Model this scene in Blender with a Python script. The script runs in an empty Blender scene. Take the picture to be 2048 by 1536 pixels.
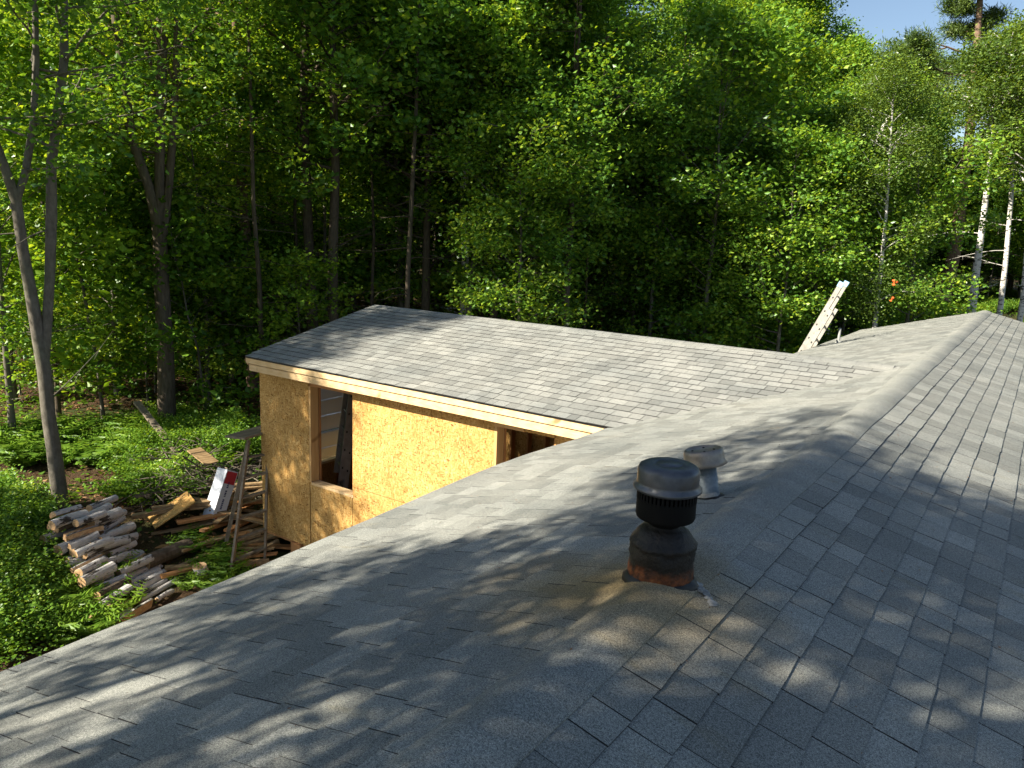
import bpy, math, random
import numpy as np
from mathutils import Vector, Matrix
R = math.radians
rng = np.random.default_rng(7)
random.seed(7)
SC = bpy.context.scene
COL = SC.collection

# ------------------------------------------------------------------ camera, world, sun, exposure
HR = 4.1                                   # height of the main ridge above the ground beside the house
YAW, PITCH, ROLL, FPX = 0.602904, 0.195029, 0.0395384, 1527.98
CAM = np.array([1.126078, 0.0, 1.373825 + HR])
fw = np.array([-math.sin(YAW)*math.cos(PITCH), math.cos(YAW)*math.cos(PITCH), -math.sin(PITCH)])
rt = np.array([math.cos(YAW), math.sin(YAW), 0.0]); up = np.cross(rt, fw)
rt, up = math.cos(ROLL)*rt + math.sin(ROLL)*up, -math.sin(ROLL)*rt + math.cos(ROLL)*up
cd = bpy.data.cameras.new('camera'); cam = bpy.data.objects.new('camera', cd); COL.objects.link(cam)
cd.sensor_width = 36.0; cd.lens = FPX/2048*36.0; cd.clip_start = 0.05; cd.clip_end = 2000
cam.matrix_world = Matrix(((rt[0], up[0], -fw[0], CAM[0]), (rt[1], up[1], -fw[1], CAM[1]),
                           (rt[2], up[2], -fw[2], CAM[2]), (0, 0, 0, 1)))
SC.camera = cam
SC.render.resolution_x, SC.render.resolution_y = 1024, 768

SUN = np.array([-0.44, -0.70, 0.565]); SUN /= np.linalg.norm(SUN)
world = bpy.data.worlds.new('World'); SC.world = world; world.use_nodes = True
wn = world.node_tree; wn.nodes.clear()
sky = wn.nodes.new('ShaderNodeTexSky'); sky.sky_type = 'NISHITA'; sky.sun_disc = False
sky.sun_elevation = math.asin(SUN[2]); sky.sun_rotation = math.atan2(SUN[0], SUN[1])
sky.air_density = 1.0; sky.dust_density = 0.9; sky.ozone_density = 1.0
bg = wn.nodes.new('ShaderNodeBackground'); bg.inputs['Strength'].default_value = 0.052
wo = wn.nodes.new('ShaderNodeOutputWorld')
wn.links.new(sky.outputs[0], bg.inputs[0]); wn.links.new(bg.outputs[0], wo.inputs[0])
sl = bpy.data.lights.new('sun', 'SUN'); sl.energy = 5.0; sl.angle = R(0.53); sl.color = (1.0, 0.91, 0.75)
sun = bpy.data.objects.new('sun', sl); COL.objects.link(sun)
sun.rotation_euler = Vector(tuple(SUN)).to_track_quat('Z', 'Y').to_euler()
SC.view_settings.view_transform = 'Standard'; SC.view_settings.look = 'None'
SC.view_settings.exposure = 1.62; SC.view_settings.gamma = 1.0; SC.view_settings.use_curve_mapping = False
SC.cycles.max_bounces = 7; SC.cycles.diffuse_bounces = 5; SC.cycles.glossy_bounces = 2
SC.cycles.transmission_bounces = 4; SC.cycles.transparent_max_bounces = 4

# ------------------------------------------------------------------ helpers
def ray(u, v):
    d = fw*FPX + rt*(u-1024) - up*(v-768)
    return d/np.linalg.norm(d)
def proj(P):
    q = np.asarray(P, float) - CAM; z = q@fw
    return 1024 + FPX*(q@rt)/z, 768 - FPX*(q@up)/z, z
def at_z(u, v, z):
    d = ray(u, v); return CAM + d*((z-CAM[2])/d[2])
def sstep(a, b, x):
    t = np.clip((x-a)/(b-a), 0, 1); return t*t*(3-2*t)
def ground_h(x, y):
    x = np.asarray(x, float); y = np.asarray(y, float)
    h = 0.42*sstep(-8.7, -12.0, x)
    r = np.hypot(x, y-8)
    h = h + 0.9*sstep(16, 45, r)*sstep(-6, -14, x)
    h = h + 3.0*sstep(24, 38, y)*sstep(-16, -4, x)
    h = h + 0.10*np.sin(x*0.9+1.3)*np.sin(y*0.7)*sstep(9.5, 13, np.hypot(x+1, (y-8)*0.6)) + 0.05*np.sin(x*2.3)*np.cos(y*1.9+1)*sstep(10, 13, r)
    return h
def at_g(u, v):
    z = 0.0
    for _ in range(12):
        P = at_z(u, v, z); z = float(ground_h(P[0], P[1]))
    return np.array([P[0], P[1], z])

def link(o, parent=None):
    COL.objects.link(o)
    if parent is not None: o.parent = parent
    return o
def tag(o, label=None, cat=None, group=None, kind=None):
    if label: o['label'] = label
    if cat: o['category'] = cat
    if group: o['group'] = group
    if kind: o['kind'] = kind
    return o
def thing(name, label, cat, loc=(0, 0, 0), rz=0.0, group=None):
    o = bpy.data.objects.new(name, None); o.empty_display_size = 0.2
    o.location = tuple(float(a) for a in loc); o.rotation_euler = (0, 0, rz)
    COL.objects.link(o); return tag(o, label, cat, group)
def mesh_np(name, V, F, mats=(), tone=None, midx=None, smooth=False):
    """V (n,3), F (m,4) int or list of arrays of faces"""
    me = bpy.data.meshes.new(name)
    V = np.asarray(V, np.float32); F = np.asarray(F, np.int32)
    k = F.shape[1]; m = len(F)
    me.vertices.add(len(V)); me.vertices.foreach_set('co', V.ravel())
    me.loops.add(m*k); me.loops.foreach_set('vertex_index', F.ravel())
    me.polygons.add(m)
    me.polygons.foreach_set('loop_start', np.arange(0, m*k, k, dtype=np.int32))
    try: me.polygons.foreach_set('loop_total', np.full(m, k, np.int32))
    except Exception: pass
    if midx is not None: me.polygons.foreach_set('material_index', np.asarray(midx, np.int32))
    me.update(calc_edges=True)
    if tone is not None:
        a = me.attributes.new('tone', 'FLOAT', 'FACE'); a.data.foreach_set('value', np.asarray(tone, np.float32))
    me.polygons.foreach_set('use_smooth', np.full(m, smooth, bool))
    for mt in mats: me.materials.append(mt)
    return me
def obj(name, me, parent=None, loc=None):
    o = bpy.data.objects.new(name, me); link(o, parent)
    if loc is not None: o.location = tuple(float(a) for a in loc)
    return o
class MB:
    """collects boxes, tubes and lathes as quads"""
    def __init__(s): s.V = []; s.F = []; s.M = []; s.n = 0
    def add(s, V, F, m=0):
        V = np.asarray(V, float); F = np.asarray(F, int)
        s.V.append(V); s.F.append(F + s.n); s.M.append(np.full(len(F), m)); s.n += len(V); return s
    def box(s, c, d, ax=None, m=0, taper=0):
        """centre, full size, optional 3x3 axes (rows)"""
        c = np.asarray(c, float); h = np.asarray(d, float)/2
        A = np.eye(3) if ax is None else np.asarray(ax, float)
        P = [c + A[0]*h[0]*i + A[1]*h[1]*j + A[2]*h[2]*k for k in (-1, 1) for j in (-1, 1) for i in (-1, 1)]
        return s.add(P, [(0, 2, 3, 1), (4, 5, 7, 6), (0, 1, 5, 4), (2, 6, 7, 3), (0, 4, 6, 2), (1, 3, 7, 5)], m)
    def beam(s, p, q, w, h, upv=(0, 0, 1), m=0):
        p = np.asarray(p, float); q = np.asarray(q, float); a = q-p; L = np.linalg.norm(a); a /= L
        b = np.cross(upv, a); b /= max(np.linalg.norm(b), 1e-6); c = np.cross(a, b)
        return s.box((p+q)/2, (L, w, h), (a, b, c), m)
    def tube(s, P, Rr, k=8, m=0, caps=True, jitter=0.0):
        V, F = tube_arrays(P, Rr, k, jitter)
        s.add(V, F, m)
        if caps:
            n = len(P)
            for base, fl in ((0, True), ((n-1)*k, False)):
                c = V[base:base+k].mean(0)
                W = np.vstack([V[base:base+k], [c]])
                Q = [(i, (i+1) % k, k, k) for i in range(k)]
                if fl: Q = [(b, a, k, k) for a, b, _, _ in Q]
                # degenerate-free quads: join two triangles per fan step
                Q2 = []
                for i in range(0, k, 2):
                    a0, a1, a2 = i, (i+1) % k, (i+2) % k
                    Q2.append((k, a0, a1, a2) if not fl else (k, a2, a1, a0))
                s.add(W, Q2, m if isinstance(caps, bool) else caps)
        return s
    def lathe(s, prof, c=(0, 0, 0), k=32, m=0, ax=None, noise=0.0, seed=0):
        rg = np.random.default_rng(seed); V = []
        A = np.eye(3) if ax is None else np.asarray(ax, float)
        for r, z in prof:
            for i in range(k):
                t = 2*math.pi*i/k
                rr = r*(1 + noise*(0.6*math.sin(3*t+z*23+seed) + 0.5*math.sin(7*t-z*41) + rg.normal()*0.35))
                V.append(np.asarray(c) + A[0]*rr*math.cos(t) + A[1]*rr*math.sin(t) + A[2]*z)
        F = [(j*k+i, j*k+(i+1) % k, (j+1)*k+(i+1) % k, (j+1)*k+i) for j in range(len(prof)-1) for i in range(k)]
        return s.add(V, F, m)
    def mesh(s, name, mats, smooth=False):
        return mesh_np(name, np.vstack(s.V), np.vstack(s.F), mats, midx=np.concatenate(s.M), smooth=smooth)
    def obj(s, name, mats, parent=None, smooth=False, loc=None):
        if not isinstance(mats, (list, tuple)): mats = [mats]
        return obj(name, s.mesh(name, mats, smooth), parent, loc)
def tube_arrays(P, Rr, k, jitter=0.0):
    P = np.asarray(P, float); n = len(P); Rr = np.broadcast_to(np.asarray(Rr, float), (n,))
    T = np.gradient(P, axis=0); T /= np.linalg.norm(T, axis=1)[:, None]+1e-9
    ref = np.array([1.0, 0.13, 0.07]) if abs(T[0][0]) < 0.8 else np.array([0.1, 1.0, 0.05])
    B = np.cross(T, ref); B /= np.linalg.norm(B, axis=1)[:, None]+1e-9
    C = np.cross(T, B)
    ang = np.linspace(0, 2*np.pi, k, endpoint=False)
    rr = Rr[:, None]*(1 + jitter*rng.normal(size=(n, k)))
    V = P[:, None, :] + rr[..., None]*(np.cos(ang)[None, :, None]*B[:, None, :] + np.sin(ang)[None, :, None]*C[:, None, :])
    i = np.arange(k); j = np.arange(n-1)[:, None]*k
    F = np.stack([j+i, j+(i+1) % k, j+k+(i+1) % k, j+k+i], -1).reshape(-1, 4)
    return V.reshape(-1, 3), F

# ------------------------------------------------------------------ materials
def mat(name, color=(0.5, 0.5, 0.5), rough=0.8, metal=0.0, spec=0.3):
    m = bpy.data.materials.new(name); m.use_nodes = True
    b = m.node_tree.nodes['Principled BSDF']
    b.inputs['Base Color'].default_value = (*color, 1); b.inputs['Roughness'].default_value = rough
    b.inputs['Metallic'].default_value = metal; b.inputs['Specular IOR Level'].default_value = spec
    return m
class NT:
    def __init__(s, m): s.t = m.node_tree; s.b = s.t.nodes['Principled BSDF'] if 'Principled BSDF' in s.t.nodes else None
    def n(s, typ, **kw):
        o = s.t.nodes.new(typ)
        for k, v in kw.items():
            if k.startswith('i_'):
                key = k[2:].replace('_', ' '); o.inputs[key].default_value = v
            else: setattr(o, k, v)
        return o
    def l(s, a, b): s.t.links.new(a, b)
    def coord(s, which='Object', scale=(1, 1, 1)):
        c = s.n('ShaderNodeTexCoord'); mp = s.n('ShaderNodeMapping'); mp.inputs['Scale'].default_value = scale
        s.l(c.outputs[which], mp.inputs[0]); return mp.outputs[0]
    def noise(s, vec, scale, detail=3, rough=0.55):
        o = s.n('ShaderNodeTexNoise'); o.inputs['Scale'].default_value = scale; o.inputs['Detail'].default_value = detail
        o.inputs['Roughness'].default_value = rough; s.l(vec, o.inputs['Vector']); return o.outputs['Fac']
    def ramp(s, fac, stops):
        o = s.n('ShaderNodeValToRGB'); cr = o.color_ramp
        while len(cr.elements) < len(stops): cr.elements.new(0.5)
        for e, (p, c) in zip(cr.elements, stops):
            e.position = p; e.color = (*c, 1) if len(c) == 3 else c
        s.l(fac, o.inputs[0]); return o.outputs[0]
    def mix(s, a, b, fac, mode='MIX'):
        o = s.n('ShaderNodeMix', data_type='RGBA', blend_type=mode)
        for sock, v in ((o.inputs[0], fac), (o.inputs[6], a), (o.inputs[7], b)):
            if hasattr(v, 'links') or hasattr(v, 'is_linked'): s.l(v, sock)
            else: sock.default_value = v if not isinstance(v, tuple) or len(v) == 4 else (*v, 1)
        return o.outputs[2]
    def math(s, op, a, b=0.0):
        o = s.n('ShaderNodeMath', operation=op)
        for sock, v in ((o.inputs[0], a), (o.inputs[1], b)):
            if hasattr(v, 'is_linked'): s.l(v, sock)
            else: sock.default_value = v
        return o.outputs[0]
    def maprange(s, v, a, b, c=0.0, d=1.0):
        o = s.n('ShaderNodeMapRange'); s.l(v, o.inputs[0])
        for i, x in enumerate((a, b, c, d)): o.inputs[i+1].default_value = x
        return o.outputs[0]
    def bump(s, h, strength=0.5, dist=0.01):
        o = s.n('ShaderNodeBump'); o.inputs['Strength'].default_value = strength; o.inputs['Distance'].default_value = dist
        s.l(h, o.inputs['Height']); s.l(o.outputs[0], s.b.inputs['Normal'])
def tone_node(t):
    a = t.n('ShaderNodeAttribute'); a.attribute_name = 'tone'; return a.outputs['Fac']

VENT1 = (-0.035, 2.84, HR)
def shingle_mat(name, lo, hi, stain=False, contrast=0.35):
    m = mat(name, rough=0.92, spec=0.25); t = NT(m)
    co = t.coord()
    g = t.noise(co, 420, 2, 0.7); g2 = t.noise(co, 150, 2, 0.6)
    sp = t.mix(t.ramp(g, [(0.36, (0.02, 0.025, 0.032)), (0.50, lo), (0.66, hi)]), t.ramp(g2, [(0.35, lo), (0.65, hi)]), 0.35)
    tn = tone_node(t)
    k = t.maprange(tn, 0, 1, 1-contrast, 1+contrast)
    cmb = t.n('ShaderNodeCombineColor'); [t.l(k, cmb.inputs[i]) for i in range(3)]
    c = t.mix(sp, cmb.outputs[0], 1.0, 'MULTIPLY')
    w = t.noise(co, 1.3, 4, 0.6)
    c = t.mix(c, t.ramp(w, [(0.3, (0.78, 0.80, 0.80)), (0.7, (1.12, 1.10, 1.06))]), 1.0, 'MULTIPLY')
    if stain:
        gm = t.n('ShaderNodeNewGeometry'); vs = t.n('ShaderNodeVectorMath', operation='SUBTRACT')
        t.l(gm.outputs['Position'], vs.inputs[0]); vs.inputs[1].default_value = (VENT1[0]-0.16, VENT1[1]-0.15, VENT1[2])
        mp = t.n('ShaderNodeMapping'); mp.inputs['Scale'].default_value = (1.0, 1.25, 1.0); t.l(vs.outputs[0], mp.inputs[0])
        ln = t.n('ShaderNodeVectorMath', operation='LENGTH'); t.l(mp.outputs[0], ln.inputs[0])
        nz = t.noise(co, 3.5, 4, 0.6)
        d = t.math('ADD', ln.outputs['Value'], t.math('MULTIPLY', t.math('SUBTRACT', nz, 0.5), 0.7))
        f = t.maprange(d, 0.15, 0.85, 0.95, 0.0)
        c = t.mix(c, (1.15, 0.82, 0.42, 1), f, 'MULTIPLY')
        # faint moss / age streaks
        w2 = t.noise(t.coord(scale=(1.2, 4, 1)), 1.6, 5, 0.65)
        c = t.mix(c, (0.92, 0.82, 0.62, 1), t.maprange(w2, 0.60, 0.78, 0, 0.7), 'MULTIPLY')
    t.l(c, t.b.inputs['Base Color']); t.bump(g, 0.55, 0.0025)
    return m
M = {}
M['shingle'] = shingle_mat('asphalt_shingle', (0.095, 0.102, 0.098), (0.50, 0.51, 0.475), True, 0.19)
M['shingle_new'] = shingle_mat('laminated_shingle', (0.15, 0.155, 0.15), (0.43, 0.435, 0.41), False, 0.17)
M['edge'] = mat('shingle_cut_edge', (0.045, 0.046, 0.048), 0.95, spec=0.1)
M['under'] = mat('roof_underlay', (0.018, 0.018, 0.02), 0.95, spec=0.1)

def osb_mat():
    m = mat('osb_sheathing', rough=0.75, spec=0.2); t = NT(m); co = t.coord()
    def layer(rotv, sc, seed):
        mp = t.n('ShaderNodeMapping'); mp.inputs['Rotation'].default_value = rotv; mp.inputs['Scale'].default_value = sc
        mp.inputs['Location'].default_value = (seed*3.1, seed*1.7, seed)
        t.l(co, mp.inputs[0]); v = t.n('ShaderNodeTexVoronoi'); v.inputs['Scale'].default_value = 72
        nz = t.n('ShaderNodeTexNoise'); nz.inputs['Scale'].default_value = 9; t.l(mp.outputs[0], nz.inputs['Vector'])
        ad = t.n('ShaderNodeVectorMath', operation='ADD'); sc2 = t.n('ShaderNodeVectorMath', operation='SCALE'); sc2.inputs[3].default_value = 0.05
        t.l(nz.outputs['Color'], sc2.inputs[0]); t.l(mp.outputs[0], ad.inputs[0]); t.l(sc2.outputs[0], ad.inputs[1])
        t.l(ad.outputs[0], v.inputs['Vector']); return v
    a = layer((0, 0.6, 0.6), (1, 1, 0.28), 1); b = layer((0, -0.8, 0.5), (0.35, 1, 1.1), 2); c = layer((0, 0.1, 0), (0.5, 1, 0.9), 4)
    def r(v, stops): 
        s = t.n('ShaderNodeSeparateColor'); t.l(v.outputs['Color'], s.inputs[0]); return t.ramp(s.outputs[0], stops)
    ca = r(a, [(0, (0.21, 0.095, 0.024)), (0.12, (0.37, 0.205, 0.060)), (0.6, (0.50, 0.315, 0.115)), (1, (0.61, 0.43, 0.19))])
    cb = r(b, [(0, (0.13, 0.06, 0.016)), (0.12, (0.37, 0.205, 0.060)), (1, (0.54, 0.355, 0.14))])
    s = t.n('ShaderNodeSeparateColor'); t.l(c.outputs['Color'], s.inputs[0])
    f = t.math('GREATER_THAN', s.outputs[1], 0.5)
    col = t.mix(ca, cb, f)
    big = t.noise(co, 1.1, 3)
    col = t.mix(col, t.ramp(big, [(0.35, (0.88, 0.82, 0.72)), (0.7, (1.08, 1.06, 1.02))]), 1.0, 'MULTIPLY')
    t.l(col, t.b.inputs['Base Color'])
    t.bump(t.math('ADD', s.outputs[0], t.noise(co, 60, 3)), 0.35, 0.004)
    return m
M['osb'] = osb_mat()
def wood_mat(name, c1, c2, scale=(1, 14, 14), rough=0.6, knots=True):
    m = mat(name, rough=rough, spec=0.25); t = NT(m)
    co = t.coord('Object', scale)
    n1 = t.noise(co, 2.2, 5, 0.6); w = t.n('ShaderNodeTexWave'); w.inputs['Scale'].default_value = 1.6; w.inputs['Distortion'].default_value = 5
    t.l(co, w.inputs['Vector'])
    c = t.mix(t.ramp(n1, [(0.3, c1), (0.7, c2)]), t.ramp(w.outputs['Fac'], [(0.2, c1), (0.8, c2)]), 0.4)
    if knots:
        kn = t.noise(t.coord(), 3.1, 1); c = t.mix(c, (c1[0]*0.35, c1[1]*0.28, c1[2]*0.2, 1), t.maprange(kn, 0.70, 0.76, 0, 0.8))
    rnd = t.n('ShaderNodeObjectInfo'); c = t.mix(c, t.ramp(rnd.outputs['Random'], [(0, (0.82, 0.80, 0.78)), (1, (1.1, 1.08, 1.05))]), 1.0, 'MULTIPLY')
    t.l(c, t.b.inputs['Base Color']); t.bump(n1, 0.2, 0.004); return m
M['lumber_x'] = wood_mat('spruce_lumber_along_x', (0.62, 0.43, 0.22), (0.74, 0.56, 0.33), (0.8, 16, 16))
M['lumber_z'] = wood_mat('spruce_lumber_upright', (0.50, 0.30, 0.12), (0.62, 0.41, 0.19), (16, 16, 0.8))
M['framing'] = wood_mat('framing_lumber', (0.36, 0.17, 0.065), (0.50, 0.26, 0.11), (14, 14, 1))
M['scrap'] = wood_mat('scrap_lumber', (0.20, 0.13, 0.065), (0.38, 0.27, 0.15), (3, 3, 3))
M['greywood'] = wood_mat('weathered_board', (0.14, 0.115, 0.085), (0.25, 0.215, 0.17), (1, 9, 9))
M['siding'] = mat('grey_siding', (0.34, 0.37, 0.40), 0.6)
M['foam'] = mat('blue_grey_sheet', (0.58, 0.66, 0.78), 0.6)
M['concrete'] = mat('concrete', (0.30, 0.29, 0.27), 0.9)
M['blackmetal'] = mat('black_drip_edge', (0.025, 0.022, 0.02), 0.5)

def metal_mat(name, c1, c2, rough, metal, bump=0.1, sc=6):
    m = mat(name, rough=rough, metal=metal, spec=0.5); t = NT(m); co = t.coord()
    n1 = t.noise(co, sc, 5, 0.65); t.l(t.ramp(n1, [(0.35, c1), (0.65, c2)]), t.b.inputs['Base Color'])
    t.l(t.maprange(t.noise(co, sc*3, 3), 0.3, 0.7, rough*0.75, min(1, rough*1.3)), t.b.inputs['Roughness'])
    t.bump(n1, bump, 0.003); return m
M['galv_dark'] = metal_mat('weathered_galvanised_cap', (0.065, 0.07, 0.08), (0.115, 0.12, 0.135), 0.42, 0.6, 0.1, 9)
M['galv_warm'] = metal_mat('brownish_galvanised_cap', (0.16, 0.14, 0.12), (0.27, 0.24, 0.21), 0.42, 0.5, 0.1, 12)
M['galv_pipe'] = metal_mat('galvanised_pipe', (0.10, 0.125, 0.145), (0.18, 0.21, 0.235), 0.5, 0.3, 0.08, 25)
M['vent_black'] = mat('black_vent_metal', (0.005, 0.005, 0.005), 0.75, spec=0.15)  # near-black: the ridge vent's backlit shade is put into this colour
def tar_mat():
    m = mat('tar_and_rust_flashing', rough=0.55, spec=0.35); t = NT(m); co = t.coord()
    n1 = t.noise(co, 14, 5, 0.7); n2 = t.noise(co, 40, 3)
    gm = t.n('ShaderNodeSeparateXYZ'); t.l(t.coord(), gm.inputs[0])
    h = t.math('ADD', gm.outputs[2], t.math('MULTIPLY', n1, 0.09))
    rust = t.ramp(n2, [(0.3, (0.03, 0.012, 0.007)), (0.6, (0.17, 0.05, 0.015)), (0.8, (0.26, 0.13, 0.04))])
    tar = t.ramp(n1, [(0.35, (0.006, 0.005, 0.005)), (0.62, (0.016, 0.013, 0.010)), (0.8, (0.09, 0.065, 0.04))])
    c = t.mix(rust, tar, t.maprange(h, 0.075, 0.11, 0, 1))
    t.l(c, t.b.inputs['Base Color']); t.bump(n1, 0.8, 0.02); return m
M['tar'] = tar_mat()
M['tarflat'] = mat('roof_tar', (0.010, 0.009, 0.009), 0.45)
M['putty'] = metal_mat('old_sealant', (0.16, 0.16, 0.155), (0.36, 0.36, 0.34), 0.8, 0.0, 0.5, 30)
M['alu'] = metal_mat('ladder_aluminium', (0.27, 0.26, 0.23), (0.37, 0.355, 0.32), 0.45, 0.35, 0.02, 8)
M['hole'] = mat('rung_end', (0.02, 0.02, 0.02), 0.6)
M['blueplastic'] = mat('pale_blue_ladder_mitt', (0.26, 0.45, 0.66), 0.5)
M['pipe_grey'] = mat('grey_plastic_pipe', (0.22, 0.23, 0.22), 0.6)
M['white'] = mat('white_cardboard', (0.62, 0.65, 0.72), 0.6)
M['red'] = mat('red_print', (0.50, 0.035, 0.05), 0.6)
M['blueink'] = mat('dark_blue_print', (0.03, 0.04, 0.14), 0.6)
M['cardboard'] = mat('brown_cardboard', (0.30, 0.20, 0.13), 0.8)
M['orange'] = mat('orange_tape', (0.85, 0.13, 0.03), 0.5)

def bark_mat(name, c1, c2, scale=(6, 6, 1.2), bump=0.6, birch=False):
    m = mat(name, rough=0.9, spec=0.15); t = NT(m); co = t.coord('Object', scale)
    n1 = t.noise(co, 3.5, 5, 0.65); c = t.ramp(n1, [(0.3, c1), (0.7, c2)])
    if birch:
        w = t.noise(t.coord('Object', (3, 3, 16)), 1.4, 4, 0.7)
        c = t.mix(c, (0.03, 0.025, 0.02, 1), t.maprange(w, 0.56, 0.62, 0, 0.95))
        w3 = t.noise(t.coord('Object', (2.5, 2.5, 4)), 1.6, 2, 0.5)
        c = t.mix(c, (0.04, 0.032, 0.025, 1), t.maprange(w3, 0.62, 0.68, 0, 0.9))
    else:
        w = t.noise(t.coord('Object', (1, 1, 0.5)), 1.7, 3); c = t.mix(c, (0.9, 1.0, 0.85, 1), t.maprange(w, 0.5, 0.7), 'MULTIPLY')
    t.l(c, t.b.inputs['Base Color']); t.bump(n1, bump, 0.03); return m
M['bark'] = bark_mat('grey_brown_bark', (0.055, 0.042, 0.03), (0.13, 0.105, 0.08))
M['bark_smooth'] = bark_mat('smooth_grey_bark', (0.085, 0.075, 0.06), (0.17, 0.155, 0.13), (4, 4, 2), 0.25)
M['bark_warm'] = bark_mat('warm_pine_bark', (0.10, 0.062, 0.042), (0.26, 0.18, 0.13), (7, 7, 1.5), 0.8)
M['bark_birch'] = bark_mat('white_birch_bark', (0.33, 0.315, 0.305), (0.50, 0.485, 0.475), (3, 3, 3), 0.2, True)
M['bark_white'] = bark_mat('bright_birch_bark', (0.48, 0.46, 0.42), (0.66, 0.64, 0.60), (3, 3, 3), 0.2, True)
M['cutwood'] = metal_mat('cut_wood_end', (0.36, 0.20, 0.09), (0.58, 0.40, 0.22), 0.85, 0.0, 0.3, 18)
M['deadwood'] = bark_mat('dead_branch_bark', (0.08, 0.065, 0.05), (0.19, 0.16, 0.13), (8, 8, 8), 0.3)

def leaf_mat(name, dark, mid, light, trans=0.42, gloss=0.025):
    m = bpy.data.materials.new(name); m.use_nodes = True; t = NT(m); nt = m.node_tree
    nt.nodes.remove(t.b); out = nt.nodes['Material Output']
    tn = tone_node(t); oi = t.n('ShaderNodeObjectInfo')
    v = t.math('ADD', tn, t.math('MULTIPLY', t.math('SUBTRACT', oi.outputs['Random'], 0.5), 0.46))
    c = t.ramp(v, [(0.05, dark), (0.5, mid), (0.95, light)])
    d = t.n('ShaderNodeBsdfDiffuse'); tr = t.n('ShaderNodeBsdfTranslucent'); gl = t.n('ShaderNodeBsdfGlossy')
    gl.inputs['Roughness'].default_value = 0.38; gl.inputs['Color'].default_value = (0.9, 0.95, 1, 1)
    t.l(c, d.inputs[0]); t.l(t.mix(c, (1.7, 1.45, 0.5, 1), 1.0, 'MULTIPLY'), tr.inputs[0])
    m1 = t.n('ShaderNodeMixShader'); m1.inputs[0].default_value = trans; t.l(d.outputs[0], m1.inputs[1]); t.l(tr.outputs[0], m1.inputs[2])
    m2 = t.n('ShaderNodeMixShader'); m2.inputs[0].default_value = gloss; t.l(m1.outputs[0], m2.inputs[1]); t.l(gl.outputs[0], m2.inputs[2])
    t.l(m2.outputs[0], out.inputs['Surface']); return m
M['leaf'] = leaf_mat('maple_leaves', (0.050, 0.130, 0.020), (0.140, 0.285, 0.034), (0.320, 0.430, 0.045))
M['leaf_birch'] = leaf_mat('birch_leaves', (0.055, 0.105, 0.02), (0.12, 0.20, 0.036), (0.21, 0.30, 0.05))
M['leaf_bright'] = leaf_mat('undergrowth_leaves', (0.045, 0.105, 0.012), (0.10, 0.205, 0.020), (0.20, 0.31, 0.03), 0.38, 0.015)
M['needle'] = leaf_mat('pine_needles', (0.035, 0.072, 0.016), (0.085, 0.135, 0.028), (0.15, 0.20, 0.04), 0.25, 0.02)
M['hemlock'] = leaf_mat('hemlock_needles', (0.02, 0.060, 0.016), (0.05, 0.12, 0.024), (0.10, 0.18, 0.035), 0.15, 0.03)
M['litter'] = leaf_mat('fallen_leaves', (0.07, 0.035, 0.018), (0.16, 0.085, 0.04), (0.30, 0.18, 0.10), 0.1, 0.02)

def ground_mat():
    m = mat('forest_floor', rough=0.95, spec=0.1); t = NT(m); co = t.coord()
    n1 = t.noise(co, 0.45, 6, 0.65); n2 = t.noise(co, 7, 5, 0.7); n3 = t.noise(co, 40, 3, 0.7)
    soil = t.ramp(n3, [(0.3, (0.035, 0.022, 0.013)), (0.55, (0.085, 0.052, 0.030)), (0.75, (0.17, 0.11, 0.065))])
    moss = t.ramp(n2, [(0.3, (0.02, 0.04, 0.010)), (0.7, (0.055, 0.09, 0.02))])
    c = t.mix(soil, moss, t.maprange(n1, 0.46, 0.60, 0, 0.85)); t.l(c, t.b.inputs['Base Color'])
    t.bump(t.math('ADD', n2, n3), 0.9, 0.06); return m
M['ground'] = ground_mat()

# ------------------------------------------------------------------ ground
def build_ground():
    def axis(lo, hi, c0, c1, fine, n):
        a = np.arange(c0, c1, fine)
        l = c0 - np.geomspace(fine, c0-lo, n)[::-1]; r = c1 + np.geomspace(fine, hi-c1, n)
        return np.concatenate([l, a, r])
    X = axis(-420, 420, -34, 14, 0.45, 26); Y = axis(-420, 420, -16, 46, 0.45, 26)
    gx, gy = np.meshgrid(X, Y); gz = ground_h(gx, gy)
    gz = gz + rng.normal(size=gz.shape)*0.012*(np.hypot(gx, gy) < 60)
    V = np.stack([gx, gy, gz], -1).reshape(-1, 3); nx = len(X); ny = len(Y)
    i = np.arange(nx-1); j = np.arange(ny-1)[:, None]*nx
    F = np.stack([j+i, j+i+1, j+i+1+nx, j+i+nx], -1).reshape(-1, 4)
    o = obj('ground', mesh_np('ground', V, F, [M['ground']], smooth=True)); tag(o, 'forest floor of brown leaf litter and moss round the house', None, kind='structure')
build_ground()

# ------------------------------------------------------------------ main house and its roof
A1 = 0.2619; CA, SA = math.cos(A1), math.sin(A1); EXPO = 0.15
Y0, Y1 = -3.2, 21.3; S_L = 2.74; S_R = 3.0
def warp(x, y):
    """old roof: sagging eave and slightly wavy deck"""
    x = np.asarray(x, float); y = np.asarray(y, float)
    s = np.clip(np.abs(x)/2.65, 0, 1.2)
    lf = (x < 0)
    e = 0.055*np.exp(-((y-5.2)/1.25)**2) - 0.035*sstep(4.2, 2.2, y) + 0.03*np.exp(-((y-14.8)/2.5)**2) - 0.015*sstep(18, 21, y)
    w = np.where(lf, e*s*s, 0.0)
    return w + 0.005*np.sin(y*2.1+x*1.7) + 0.004*np.sin(y*4.9+1)*np.cos(x*3.1)
def mainpt(side, s, t, h=0.0):
    x = side*s*CA; n = (side*SA, 0, CA)
    z = HR - s*SA + warp(x, t)
    return np.stack([x + n[0]*h, t + 0*s, z + n[2]*h], -1)
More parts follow.
